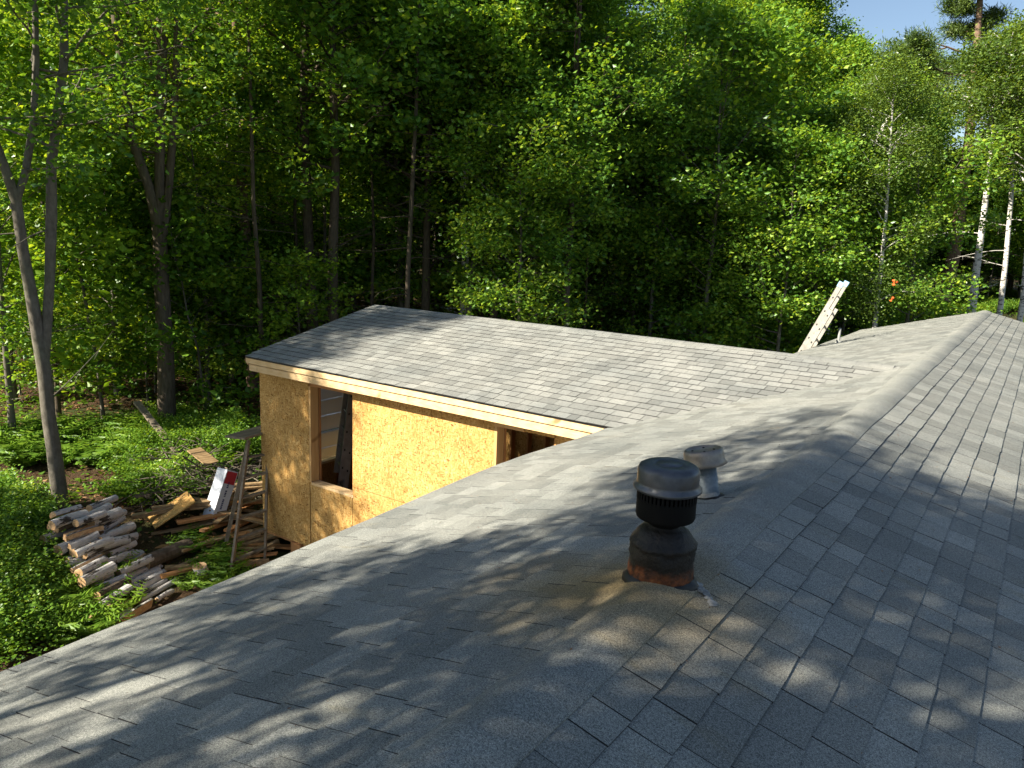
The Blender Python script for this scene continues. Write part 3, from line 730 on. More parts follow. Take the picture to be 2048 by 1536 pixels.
def log_at(u, v, h, sc, rz, lb, gr=None, kind='round', bk='bark_birch'):
    p = at_g(u, v); place_log(kind, bk, (p[0], p[1], p[2]+h), sc, rz, rg.uniform(0, 6.28), 0, lb, gr)
log_at(236, 1108, .36, (1.05, .95, .95), 0, 'bright round birch log on top of the three-log heap beside the woodpile')
log_at(238, 1124, .22, (1.0, 1.0, 1.0), .03, 'middle tan log of the three-log heap beside the woodpile', bk='bark')
log_at(243, 1135, .12, (1.0, .8, .8), -.03, 'lowest striped birch log of the three-log heap beside the woodpile')
log_at(180, 1128, .12, (.8, 1.0, 1.0), -.5, 'short birch log fallen in front of the woodpile', kind='half')
for i, (u, v, l, r_) in enumerate(((290, 1143, .9, .55), (296, 1153, .9, .5), (282, 1160, .95, .6), (300, 1166, 1.05, .5), (290, 1176, 1.1, .55), (300, 1184, 1.0, .45), (318, 1187, 1.2, .55), (330, 1198, .5, .5))):
    log_at(u, v, .06, (l, r_, r_), rg.normal()*.05, 'thin birch log in the loose row in the grass below the woodpile', 'thin birch logs lying in a row in the grass')
log_at(336, 1125, .15, (1.35, 1.6, 1.6), -.12, 'thick dark-barked log lying in the grass right of the thin birch logs', bk='bark')
p = at_g(402, 1163); o = place_log('round', 'bark_birch', (p[0], p[1], p[2]+.13), (.45, 1.45, 1.45), 0, 0, R(80), 'short pale round log end alone near the roof edge'); del o['group']

# ------------------------------------------------------------------ scrap lumber and brush pile
def board(u, v, h, L, w, th, az, tilt, mt, label, group=None, name='scrap_board', cat='board'):
    p = at_g(u, v); c, s = math.cos(az), math.sin(az); ct, s_t = math.cos(tilt), math.sin(tilt)
    ax = ((ct*c, ct*s, s_t), (-s, c, 0), (-s_t*c, -s_t*s, ct))
    mb = MB(); mb.box((0, 0, 0), (L, w, th), ax); o = mb.obj(name, mt, None, loc=(p[0], p[1], p[2]+h)); return tag(o, label, cat, group)
board(333, 925, .55, 3.6, .14, .05, R(-12), R(-14), M['greywood'], 'long grey board sticking out of the brush pile towards the ferns')
board(385, 1048, .35, 1.9, .12, .06, R(62), R(5), M['scrap'], 'long pale board lying below the white box')
board(345, 1052, .30, .75, .60, .02, R(70), R(28), M['osb'], 'square tan panel offcut leaning at the left of the lumber scraps')
board(408, 974, .62, .55, .30, .02, R(5), R(-20), M['scrap'], 'tan panel offcut above and left of the white box')
board(575, 1078, .12, .8, .55, .02, R(10), R(25), M['framing'], 'orange-brown board offcut under the addition wall corner')
rg = np.random.default_rng(77)
for i in range(60):
    u = rg.uniform(395, 515); v = rg.uniform(985, 1105) if i < 48 else rg.uniform(1080, 1150)
    if v > 1075 and i < 48: u = rg.uniform(440, 515)
    board(u, v, rg.uniform(.08, .38) if v < 1075 else .08, rg.uniform(.5, 1.9), rg.uniform(.06, .15), rg.uniform(.02, .045), R(rg.choice([40, 60, 75, 100]))+rg.normal()*.25, rg.normal()*.12,
          M['scrap'] if rg.random() < .75 else M['framing'], 'loose lumber offcut in the scrap heap beside the addition', 'lumber offcuts in the scrap heap')
mb = MB()
for i in range(420):
    u = rg.uniform(280, 520); v = rg.uniform(930, 1030) - (u > 430)*20
    p = at_g(u, v); h = rg.uniform(0, .55)*math.exp(-((u-370)/110)**2); a = rg.uniform(0, math.pi); L = rg.uniform(.3, 1.3)
    d = np.array([math.cos(a), math.sin(a), rg.normal()*.25]); q0 = p+np.array([0, 0, h+.05]); pts = [q0-d*L/2, q0+rg.normal(size=3)*.04, q0+d*L/2+rg.normal(size=3)*.06]
    r0 = rg.uniform(.005, .016); mb.tube(pts, [r0, r0*.8, r0*.4], 4, caps=False)
o = mb.obj('brush_pile', M['deadwood']); tag(o, 'tangled pile of dead grey branches behind the lumber scraps', 'brush pile', kind='stuff')

# white product box leaning on the heap
pA = at_g(426, 1052); pA[2] += .14
bx = thing('carton', 'long white cardboard box with red corner panels leaning on the lumber scraps', 'box', pA)
Ldir = np.array([-.05, .42, .90]); Ldir /= np.linalg.norm(Ldir)
wd = np.array([.93, .20, 0]); wd -= Ldir*(wd@Ldir); wd /= np.linalg.norm(wd); nd = np.cross(wd, Ldir); nd /= np.linalg.norm(nd)
if nd@(CAM-pA) < 0: nd = -nd
cy, sy = math.cos(R(12)), math.sin(R(12)); wd2 = wd*cy+nd*sy; nd2 = -wd*sy+nd*cy
BL, BW, BD = .88, .28, .24
mb = MB(); mb.box(Ldir*BL/2, (BL, BW, BD), (Ldir, wd2, nd2)); mb.obj('carton_body', M['white'], bx)
# right-hand visible face (normal +wd2) carries the print
f0 = Ldir*0+wd2*(BW/2+.002)
mb = MB(); mb.box(f0+Ldir*(BL-.13), (.22, .003, BD*.88), (Ldir, wd2, nd2)); mb.obj('red_panel', M['red'], bx)
mb = MB(); mb.box(f0+Ldir*.05, (.09, .003, BD*.5), (Ldir, wd2, nd2)); mb.obj('red_panel', M['red'], bx)
mb = MB(); l = .20
for i in range(14):
    w_ = rg.uniform(.016, .032); mb.box(f0+Ldir*(l)+wd2*.001+nd2*.01, (w_, .003, .035), (Ldir, wd2, nd2)); l += w_+.010+(.03 if i in (5, 9) else 0)
mb.obj('print_line', M['blueink'], bx)
mb = MB(); mb.box(nd2*(-.02)-Ldir*.002, (.02, BW*.8, BD*.8), (Ldir, wd2, nd2)); mb.obj('open_end', M['cardboard'], bx)

# ------------------------------------------------------------------ trees
def leaves_mesh(C, N, D, size, tone, m, name='crown', asp=0.72):
    """C centres, N normals, D in-plane directions"""
    n = len(C); N = N/(np.linalg.norm(N, axis=1)[:, None]+1e-9)
    D = D - N*(D*N).sum(1)[:, None]; D /= np.linalg.norm(D, axis=1)[:, None]+1e-9
    B = np.cross(N, D); s = (size*rng.uniform(.65, 1.3, n))[:, None]
    V = np.stack([C-D*s*.5, C+B*s*asp*.5-N*s*.10+D*s*.05, C+D*s*.5, C-B*s*asp*.5-N*s*.10+D*s*.05], 1).reshape(-1, 3)
    F = np.arange(n*4).reshape(-1, 4)
    return V, F, tone
def grow(stems, nprim, h0, Rc, nleaf, leaf, seed, kind='broad', top_taper=1.0, spray=(0.55, .16), Hmax=None, dead=10, low_sparse=0.0, lobes=None):
    """stems: list of (pts, radii). Returns (trunk V,F), (leaf V,F,tone)"""
    rg = np.random.default_rng(seed); TV = []; TF = []; nv = 0
    def addt(P, Rr, k):
        nonlocal nv
        V, F = tube_arrays(P, Rr, k, 0.03 if k > 5 else 0); TV.append(V); TF.append(F+nv); nv += len(V)
    for P, Rr in stems: addt(P, Rr, 10)
    H = Hmax or max(P[-1][2] for P, _ in stems); sprays = []; stone = []
    per = max(1, nprim//len(stems))
    for P, Rr in stems:
        P = np.asarray(P, float); z0 = max(h0, P[0][2]+.3)
        for i in range(per):
            f = (i+rg.uniform(0, .9))/per; f = f**(0.85)
            z = z0 + (P[-1][2]-z0)*f
            j = min(max(np.searchsorted(P[:, 2], z)-1, 0), len(P)-2); tt = (z-P[j][2])/max(P[j+1][2]-P[j][2], 1e-3)
            o = P[j]+(P[j+1]-P[j])*np.clip(tt, 0, 1); r0 = float(np.interp(z, P[:, 2], Rr))
            g = (z-h0)/max(H-h0, .1)
            if kind == 'broad': L = Rc*(0.55+0.9*g*(1-g)*2)*(1-0.75*max(0, g-.7)/.3)*rg.uniform(.65, 1.15); el = R(8+48*g+rg.normal()*9)
            elif kind == 'birch': L = Rc*(0.5+1.3*g*(1-g))*rg.uniform(.6, 1.1)*(1-.6*max(0, g-.75)/.25); el = R(35+25*g+rg.normal()*8)
            elif kind == 'hemlock': L = Rc*(1-g*.92)*rg.uniform(.75, 1.1); el = R(4-10*(1-g)+rg.normal()*5)
            else: L = Rc*(0.75+.5*math.sin(g*9+1))*(1-.62*g)*rg.uniform(.7, 1.15); el = R(6+18*g+rg.normal()*7)
            az = rg.uniform(0, 2*math.pi); n = 6; pts = [o]; d = np.array([math.cos(az)*math.cos(el), math.sin(az)*math.cos(el), math.sin(el)])
            for k in range(n):
                bendz = {'broad': .05, 'birch': -.07, 'hemlock': -.03, 'pine': .04}[kind]
                d = d + rg.normal(size=3)*.10 + np.array([0, 0, bendz]); d /= np.linalg.norm(d); pts.append(pts[-1]+d*L/n)
            pts = np.array(pts); rb = min(r0*.45, .022*L+.012); addt(pts, np.linspace(rb, .006, n+1), 5)
            ns = max(3, int(L*2.6)); keepf = 1 - low_sparse*(1-g)
            for q in range(ns):
                f2 = rg.uniform(.22, 1.0); idx = f2*n; a = int(min(idx, n-1)); b = pts[a]+(pts[a+1]-pts[a])*(idx-a)
                az2 = az + rg.choice([-1, 1])*rg.uniform(.4, 1.3); l2 = (L*.42*(1.15-f2*.7)+.25)*rg.uniform(.6, 1.2)
                d2 = np.array([math.cos(az2), math.sin(az2), rg.normal()*.18+(.10 if kind == 'broad' else -.05)])
                e = b+d2*l2; mid = (b+e)/2+np.array([0, 0, .05*l2]); addt([b, mid, e], [rb*.35+.004, .006, .003], 3)
                if rg.random() > keepf: continue
                for c3 in (0.45, .8, 1.05):
                    sprays.append(b+(e-b)*c3+rg.normal(size=3)*.06); stone.append(rg.normal()*.16)
                    if rg.random() < .5: sprays.append(b+(e-b)*c3+np.array([rg.normal()*.3, rg.normal()*.3, rg.normal()*.12])); stone.append(rg.normal()*.16)
    # thin dead twigs below the crown
    for i in range(dead):
        P, Rr = stems[rg.integers(len(stems))]; P = np.asarray(P); z = rg.uniform(P[0][2]+1.2, max(h0, P[0][2]+2.5)); z = min(z, P[-1][2]-.1)
        o = np.array([np.interp(z, P[:, 2], P[:, c]) for c in range(3)]); az = rg.uniform(0, 6.28); L = rg.uniform(.5, 1.8); d = np.array([math.cos(az), math.sin(az), rg.uniform(-.2, .35)])
        pts = [o]; 
        for k in range(4): d = d+rg.normal(size=3)*.12; pts.append(pts[-1]+d*L/4)
        addt(pts, np.linspace(.014, .003, 5), 4)
        for k in (2, 3, 4): addt([pts[k-1], pts[k-1]+rg.normal(size=3)*np.array([.25, .25, .12])*L*.6], [.006, .002], 3)
    S = np.array(sprays); st = np.array(stone); m = max(1, nleaf//len(S)); idx = np.repeat(np.arange(len(S)), m); n = len(idx)
    off = rg.normal(size=(n, 3))*np.array([spray[0]*.5, spray[0]*.5, spray[1]]); C = S[idx]+off
    if kind in ('broad', 'birch'):
        tl = 0.75 if kind == 'broad' else .75
        N = np.stack([rg.normal(size=n)*tl, rg.normal(size=n)*tl, np.ones(n)], 1); D = rg.normal(size=(n, 3))
        asp = .78
    elif kind == 'hemlock': N = np.stack([rg.normal(size=n)*.3, rg.normal(size=n)*.3, np.ones(n)], 1); D = rg.normal(size=(n, 3))*np.array([1, 1, .3]); asp = .28
    else: N = rg.normal(size=(n, 3)); D = off/(np.linalg.norm(off, axis=1)[:, None]+1e-6)+np.array([0, 0, .45])+rg.normal(size=(n, 3))*.25; asp = .13
    tone = .5+st[idx]+rg.normal(size=n)*.16
    V, F, tone = leaves_mesh(C, N, D, np.full(n, leaf), tone, None, asp=asp)
    return (np.vstack(TV), np.vstack(TF)), (V, F, tone)
def stem(H, r, seed, lean=(0, 0), wob=.25, n=9, z0=-.3):
    rg = np.random.default_rng(seed); z = np.linspace(z0, H, n); f = (z-z0)/(H-z0)
    wx = np.cumsum(rg.normal(size=n))*wob/3; wy = np.cumsum(rg.normal(size=n))*wob/3; wx -= wx[0]; wy -= wy[0]
    P = np.stack([lean[0]*f*H+wx*f, lean[1]*f*H+wy*f, z], 1)
    rad = r*(1-.88*f**.9); rad[0] *= 1.35; rad[1] = rad[1]*1.02
    return P, rad
def tree_meshes(stems, bark, leafm, **kw):
    (TV, TF), (LV, LF, tn) = grow(stems, **kw)
    return mesh_np('trunk', TV, TF, [bark], smooth=True), mesh_np('crown', LV, LF, [leafm], tone=tn)
PROTO = {}
PROTO['maple'] = [tree_meshes([stem(17, .17, s)], M['bark'], M['leaf'], nprim=40, h0=h, Rc=3.5, nleaf=nl, leaf=lf_, seed=s, dead=14, low_sparse=.25) for s, h, nl, lf_ in ((1, 4.0, 25000, .135), (2, 5.5, 19000, .16), (3, 3.0, 36000, .105))]
PROTO['maple'].append(tree_meshes([stem(16, .15, 14, (.03, .02)), stem(15, .13, 15, (-.06, .03))], M['bark_smooth'], M['leaf'], nprim=44, h0=4.5, Rc=3.0, nleaf=24000, leaf=.13, seed=16, dead=10, low_sparse=.2))
PROTO['thin'] = [tree_meshes([stem(17, .16, s)], M['bark'], M['leaf'], nprim=24, h0=h, Rc=3.6, nleaf=21000, leaf=.12, seed=s, dead=14, low_sparse=.45, spray=(.45, .14)) for s, h in ((21, 4.5), (22, 5.5))]
PROTO['high'] = [tree_meshes([stem(17, .15, 23)], M['bark'], M['leaf'], nprim=16, h0=12.3, Rc=3.6, nleaf=9500, leaf=.12, seed=23, dead=14, low_sparse=.5, spray=(.45, .14))]
PROTO['low'] = [tree_meshes([stem(9.5, .085, s)], M['bark_smooth'], M['leaf'], nprim=32, h0=1.1, Rc=2.7, nleaf=15000, leaf=.125, seed=s, dead=4) for s in (5, 6)]
PROTO['sapling'] = [tree_meshes([stem(4.2, .03, s)], M['bark_smooth'], M['leaf_bright'], nprim=16, h0=.5, Rc=1.1, nleaf=3600, leaf=.115, seed=s, dead=0, spray=(.4, .12)) for s in (7, 8)]
PROTO['birch'] = [tree_meshes([stem(13.5, .13, s, (.03, -.02))], M['bark_birch'], M['leaf_birch'], nprim=40, h0=4.5, Rc=2.4, nleaf=30000, leaf=.085, seed=s, kind='birch', dead=5, spray=(.6, .3)) for s in (9, 10)]
PROTO['hemlock'] = [tree_meshes([stem(15, .15, s)], M['bark_warm'], M['hemlock'], nprim=70, h0=1.6, Rc=3.0, nleaf=25000, leaf=.19, seed=s, kind='hemlock', dead=4, spray=(.55, .08)) for s in (11, 12)]
PROTO['pine'] = [tree_meshes([stem(19, .29, 13, (.02, 0))], M['bark_warm'], M['needle'], nprim=46, h0=6.5, Rc=4.2, nleaf=60000, leaf=.26, seed=13, kind='pine', dead=18, spray=(.42, .20))]
PROTO['pole'] = [tree_meshes([stem(14, .075, s)], M['bark'], M['leaf'], nprim=20, h0=7.0, Rc=1.8, nleaf=7500, leaf=.13, seed=s, dead=26) for s in (17, 18)]
CAT = {'high': ('maple_tree', '', ''), 'thin': ('maple_tree', '', ''), 'maple': ('maple_tree', 'tall leafy maple in the dense wood behind the house', 'maples crowding the wood'),
       'low': ('understory_tree', 'low-branched leafy tree at the edge of the wood', 'low leafy trees along the wood edge'),
       'sapling': ('sapling', 'small bright green sapling on the forest floor', 'saplings on the forest floor'),
       'birch': ('birch_tree', 'white-barked birch with fine leaves in the wood', 'birches in the wood'),
       'hemlock': ('hemlock_tree', 'dark evergreen deep in the wood', 'dark evergreens in the wood'),
       'pole': ('young_tree', 'slender straight young tree with a high thin crown in the wood', 'slender young trees in the wood')}
def plant(kind, x, y, sc=1.0, sz=None, var=None, label=None, group=True, rz=None, dz=0.0, tilt=(0, 0)):
    lst = PROTO[kind]; tm, cm = lst[(var if var is not None else random.randrange(len(lst)))]
    nm, lb, gr = CAT.get(kind, ('pine_tree', '', ''))
    if not label:
        b = (x, y, float(ground_h(x, y))); u, v, z = proj(b); D = math.hypot(x-CAM[0], y-CAM[1])
        zone = 'left of the addition' if u < 500 else 'behind the addition' if u < 1150 else 'behind the roof valley and ladder' if u < 1720 else 'beyond the far ridge end'
        if z < 0.5 or u < -60: zone = 'beside the house on the sunny side'
        dep = 'at the near edge of the wood' if D < 27 else 'deeper in the wood' if D < 44 else 'far back in the wood'
        w = {'maple': 'tall leafy maple', 'thin': 'open-crowned maple', 'high': 'maple with a high small crown', 'low': 'low-branched leafy tree', 'sapling': 'small bright sapling', 'birch': 'fine-leaved birch', 'hemlock': 'dark evergreen', 'pole': 'slender straight tree'}[kind]
        lb = w+' '+zone if zone.startswith('beside') else w+' '+zone+', '+dep; gr = w+' group '+zone+('' if zone.startswith('beside') else ' '+dep)
    t = thing(nm, label or lb, 'tree' if kind != 'sapling' else 'sapling', (x, y, float(ground_h(x, y))+dz), random.uniform(0, 6.28) if rz is None else rz, gr if (group and not label) else None)
    t.rotation_euler[0] = tilt[0]; t.rotation_euler[1] = tilt[1]
    t.scale = (sc, sc, sz or sc); obj('trunk', tm, t); obj('crown', cm, t); return t

# trees whose trunks stand out: stems traced to real positions on a plane at their distance
def stem_px(pts, base, widths):
    hd = base-CAM; hd[2] = 0; D = np.linalg.norm(hd); hd /= D; out = []; rad = []
    for (u, v), w in zip(pts, widths):
        d = ray(u, v); t = D/(d@hd); P = CAM+d*t; out.append(P-base); rad.append(w*t/FPX/2)
    return np.array(out), np.array(rad)
def hero(name, label, base, stems, bark, leafm, cat='tree', **kw):
    S = []
    for i, (pts, ws) in enumerate(stems):
        P, r = stem_px(pts, base.copy(), ws)
        if i == 0: P = np.vstack([P[0]-np.array([0, 0, .35]), P]); r = np.concatenate([[r[0]*1.3], r])
        # continue the stem above the picture
        ext = kw.get('extend', 4.0)
        if ext: 
            d = P[-1]-P[-2]; d /= np.linalg.norm(d); d = d*.6+np.array([0, 0, .4]); P = np.vstack([P, P[-1]+d*ext/2, P[-1]+d*ext]); r = np.concatenate([r, [r[-1]*.6, r[-1]*.2]])
        S.append((P, r))
    kw.pop('extend', None)
    t = thing(name, label, cat, base); tm, cm = tree_meshes(S, bark, leafm, **kw); obj('trunk', tm, t); obj('crown', cm, t); return t
b1 = at_g(335, 862)
hero('maple_tree', 'thick grey-brown tree forking into three upright stems behind the ferns', b1,
     [([(335, 862), (331, 700), (322, 560), (318, 450), (296, 370), (264, 280), (242, 120), (226, 0)], (33, 28, 25, 24, 17, 15, 13, 12)),
      ([(322, 500), (319, 400), (319, 300), (323, 150), (328, 0)], (18, 17, 17, 16, 14)), ([(326, 470), (338, 370), (345, 280), (352, 150), (355, 0)], (15, 14, 13, 12, 10))],
     M['bark'], M['leaf'], nprim=60, h0=6.2, Rc=3.4, nleaf=30000, leaf=.11, seed=41, dead=6, low_sparse=.2)
b0 = at_g(120, 1012)
hero('maple_tree', 'smooth grey tree with a second stem rising beside it, standing behind the woodpile', b0,
     [([(122, 1012), (108, 900), (97, 830), (88, 740), (80, 690), (64, 600), (46, 500), (32, 400), (8, 330), (-18, 260), (-30, 60)], (27, 23, 22, 21, 21, 19, 17, 17, 14, 12, 10)),
      ([(87, 735), (95, 640), (99, 560), (103, 430), (103, 330), (115, 230), (128, 120), (128, 0)], (17, 16, 16, 17, 15, 14, 13, 11)), ([(26, 420), (50, 350), (68, 240), (72, 120), (70, 0)], (13, 12, 11, 10, 8))],
     M['bark_smooth'], M['leaf'], nprim=50, h0=5.6, Rc=2.8, nleaf=18000, leaf=.11, seed=42, dead=6, low_sparse=.35)
hero('young_tree', 'very thin pale sapling trunk between the two large left trees', at_g(207, 838),
     [([(207, 838), (195, 730), (181, 660), (158, 530), (143, 440), (135, 300)], (7, 6, 6, 5, 5, 4))], M['bark_smooth'], M['leaf'], nprim=12, h0=4.5, Rc=1.2, nleaf=3500, leaf=.12, seed=43, dead=4)
def bdist(u, v, D):
    d = ray(u, v); d2 = d.copy(); d2[2] = 0; P = CAM + d/np.linalg.norm(d2)*D; P[2] = float(ground_h(P[0], P[1])); return P
def hero_d(name, label, u, D, pts, ws, bark, leafm, **kw):
    b = bdist(u, 640, D); bu, bv, _ = proj(b); return hero(name, label, b, [([(bu, bv)]+pts, [ws[0]*1.1]+list(ws))], bark, leafm, **kw)
hero_d('maple_tree', 'reddish-brown trunk lit by sun left of the addition roof peak', 503, 24.0, [(499, 650), (493, 500), (485, 400), (483, 300), (494, 200), (472, 60), (458, -40)], (23, 22, 20, 18, 15, 12, 10), M['bark_warm'], M['leaf'], nprim=40, h0=7.6, Rc=3.0, nleaf=15000, leaf=.13, seed=44, dead=14)
hero_d('maple_tree', 'straight rough trunk rising just left of the addition roof peak', 628, 22.5, [(624, 620), (618, 500), (612, 350), (607, 200), (612, 0)], (21, 19, 17, 16, 14), M['bark'], M['leaf'], nprim=44, h0=6.8, Rc=3.2, nleaf=16000, leaf=.13, seed=45, dead=18)
hero_d('maple_tree', 'slim grey trunk rising behind the addition roof peak', 803, 25, [(802, 560), (797, 430), (790, 300), (784, 160), (790, 0)], (14, 13, 12, 12, 10), M['bark_smooth'], M['leaf'], nprim=40, h0=6.4, Rc=3.0, nleaf=15000, leaf=.13, seed=46, dead=10)
hero_d('birch_tree', 'crooked pale trunk with a white peeling patch above the addition ridge', 922, 24, [(930, 560), (931, 480), (925, 400), (936, 300), (955, 200), (972, 80), (985, -20)], (15, 15, 15, 15, 13, 12, 10), M['bark_white'], M['leaf'], nprim=36, h0=6.6, Rc=3.0, nleaf=15000, leaf=.13, seed=47, dead=10)
hero_d('maple_tree', 'thin grey trunk leaning right above the addition ridge', 925, 22.5, [(945, 540), (968, 430), (990, 340), (1003, 270), (1015, 180), (1030, 80)], (12, 12, 11, 11, 9, 8), M['bark_smooth'], M['leaf'], nprim=36, h0=6.0, Rc=3.2, nleaf=17000, leaf=.13, seed=48, dead=10)
hero_d('birch_tree', 'slender white birch leaning right above the ladder top', 1655, 33, [(1668, 590), (1690, 480), (1718, 400), (1752, 290), (1782, 220), (1795, 170)], (9, 9, 8, 8, 7, 4), M['bark_white'], M['leaf_birch'], nprim=30, h0=5.5, Rc=1.5, nleaf=16000, leaf=.09, seed=49, kind='birch', extend=0.3, dead=4)
hero_d('pine_tree', 'tall leaning pine with a thick bare trunk and tufted boughs at the right', 1885, 38, [(1888, 590), (1908, 510), (1916, 450), (1926, 380), (1935, 300), (1946, 200), (1955, 80), (1962, -40)], (25, 22, 19, 17, 15, 13, 11, 8), M['bark_warm'], M['needle'], nprim=42, h0=7.8, Rc=4.8, nleaf=100000, leaf=.24, seed=50, kind='pine', spray=(.36, .13), dead=14)
hero_d('birch_tree', 'white birch trunk with black scars, nearest the far ridge end', 1941, 31, [(1943, 620), (1951, 550), (1961, 480), (1971, 400), (1985, 280), (1990, 180)], (15, 13, 10, 9, 7, 5), M['bark_white'], M['leaf_birch'], nprim=34, h0=7.2, Rc=2.2, nleaf=14000, leaf=.095, seed=51, kind='birch', extend=1, dead=6)
hero_d('birch_tree', 'second white birch right of the scarred birch', 1996, 33, [(2000, 620), (2011, 530), (2022, 400), (2028, 260), (2030, 120)], (9, 8, 7, 6, 5), M['bark_white'], M['leaf_birch'], nprim=30, h0=6.6, Rc=2.2, nleaf=12000, leaf=.095, seed=52, kind='birch', extend=1, dead=6)
hero_d('birch_tree', 'white birch cut by the right edge of the picture', 2040, 31, [(2046, 600), (2056, 480), (2062, 300), (2064, 150)], (9, 8, 6, 5), M['bark_white'], M['leaf_birch'], nprim=30, h0=5.6, Rc=2.4, nleaf=13000, leaf=.095, seed=53, kind='birch', extend=1, dead=4)

# the wood
placed = [(b1[0], b1[1]), (b0[0], b0[1])]
def free(x, y, d):
    if -9.8 < x < 4 and -4 < y < 22.5: return False
    if x > -14.2 and y < 14 and x < 0: return False
    if x > -17.0 and y < 9.5: return False
    return all((x-a)**2+(y-b)**2 > d*d for a, b in placed)
def cap_h(x, y, h):
    """the clearing of sky at the upper right: nothing taller than what the photograph shows there"""
    b = np.array([x, y, float(ground_h(x, y))]); u, v, z = proj(b)
    if z < 1: return h
    lim = None
    if 1655 < u < 1880: lim = 95 if u < 1800 else 120
    elif 1880 <= u < 2120: lim = 210
    elif u >= 2120: lim = 120
    if lim is None: return h
    D = math.hypot(x-CAM[0], y-CAM[1]); d = ray(u, lim); hh = CAM[2]+D*d[2]/math.hypot(d[0], d[1]) - b[2]
    return min(h, max(4.0, hh))
rg = np.random.default_rng(99)
H0 = {'maple': 17, 'low': 9.5, 'birch': 13.5, 'hemlock': 15, 'pole': 14, 'sapling': 4.2, 'thin': 17.0}
SAMP = {}
def sky_ok(k, var, x, y, sc, rz):
    if (k, var) not in SAMP:
        me = PROTO[k][var][1]; co = np.empty(len(me.vertices)*3, np.float32); me.vertices.foreach_get('co', co); SAMP[(k, var)] = co.reshape(-1, 3)[::60]
    P = SAMP[(k, var)]*sc; c, s = math.cos(rz), math.sin(rz)
    W = np.stack([P[:, 0]*c-P[:, 1]*s+x, P[:, 0]*s+P[:, 1]*c+y, P[:, 2]+float(ground_h(x, y))], 1)
    q = W-CAM; z = q@fw; z = np.where(z > 1, z, 1e9); u = 1024+FPX*(q@rt)/z; v = 768-FPX*(q@up)/z
    a = (z < 1e8) & (u > 1722+.35*np.clip(v, -100, 200)) & (u < 1850) & (v < 78) & (v > -200)
    b = (z < 1e8) & (u > 1905) & (u < 1965) & (v > 215) & (v < 300)
    return a.sum() <= 1 and b.sum() <= 12
def scatter(n, r0, r1, a0, a1, mix, dmin, smin=.85, smax=1.15):
    c = 0; tries = 0
    while c < n and tries < n*40:
        tries += 1; az = R(rg.uniform(a0, a1)); r = math.sqrt(rg.uniform(r0*r0, r1*r1)); x = CAM[0]+r*math.sin(az); y = r*math.cos(az)
        if not free(x, y, dmin): continue
        uu = proj((x, y, 0.3))[0]
        if uu > 1815 and r < 41: continue
        k = rg.choice(list(mix.keys()), p=list(mix.values())); sc = rg.uniform(smin, smax); h = H0[k]*sc; hc = cap_h(x, y, h)
        ww = x*.85-y*.53
        if -22.8 < ww < -13.0 and y < 39 and x > -16:      # the gap that lets the sun reach the far bank
            hs = 2.4 + max(0, 34-y)/.70*.565
            if hs < 5: continue
            hc = min(hc, hs)
        if hc < h:
            if k in ('maple', 'hemlock', 'pole') and hc < 12: k = 'birch' if rg.random() < .5 else 'low'
            sc = min(1.25, hc/H0[k])
        k = str(k)
        if 430 < uu < 1010 and r < 25 and (k in ('low', 'hemlock') or rg.random() < .4): continue
        var = int(rg.integers(len(PROTO[k]))); rz = rg.uniform(0, 6.28)
        if not sky_ok(k, var, x, y, sc, rz): continue
        placed.append((x, y)); plant(k, x, y, sc, var=var, rz=rz); c += 1
scatter(18, 18.5, 27, -70, -55, {'low': .65, 'pole': .35}, 2.0, .75, 1.0)
scatter(8, 19, 27, -55, -46, {'maple': .4, 'low': .4, 'pole': .2}, 2.0)
scatter(30, 19, 31, -68, -47, {'sapling': 1.0}, 1.0, .9, 1.6)
scatter(44, 19.5, 28, -46, 4, {'maple': .30, 'low': .62, 'hemlock': .04, 'pole': .04}, 1.8, .85, 1.3)
scatter(10, 39.5, 50, -20, -11, {'maple': 1.0}, 1.4, 1.0, 1.2)
scatter(16, 24, 35, -24, -8.5, {'low': 1.0}, 1.5, .5, .64)
scatter(26, 23, 33, -54, -32, {'pole': 1.0}, 1.2, .9, 1.15)
scatter(60, 26, 42, -72, 8, {'maple': .36, 'low': .34, 'hemlock': .08, 'pole': .22}, 2.0)
scatter(76, 40, 65, -71, 8, {'maple': .52, 'low': .22, 'hemlock': .14, 'birch': .12}, 2.3, .95, 1.2)
scatter(26, 41.5, 56, -10, 7, {'maple': .3, 'low': .4, 'birch': .3}, 1.8, .8, 1.1)
scatter(30, 42, 60, -11, 7, {'low': .8, 'hemlock': .2}, 1.5, .6, .9)
scatter(56, 62, 100, -71, 8, {'maple': .6, 'hemlock': .4}, 3.0, 1.05, 1.3)
# trees south and west of the house: they throw the dappled shade over the roof
for (ax_, ay_, az_, t_, k, sc, ex) in ((.9, 4.3, 4.0, 10.5, 'high', .70, .9), (-.3, 3.6, 4.1, 10, 'high', .62, .9), (-.9, 2.4, 3.9, 10, 'thin', .50, .7), (2.2, 4.6, 3.6, 11.5, 'thin', .7, 1.0),
                              (3.2, 3.0, 3.4, 11, 'thin', .8, .6), (-.6, .2, 4.0, 11, 'thin', .7, .3), (-8.9, 9.3, 3.9, 14, 'maple', .56, .6), (-8.0, 9.2, 3.8, 14.5, 'thin', .50, .6), (-8.7, 7.6, 2.6, 12, 'low', .62, .6)):
    x = ax_+SUN[0]*t_; y = ay_+SUN[1]*t_; top_ = az_+SUN[2]*t_+ex; sz = top_/H0.get(k, 17.0)
    plant(k, x, y, sc, sz)

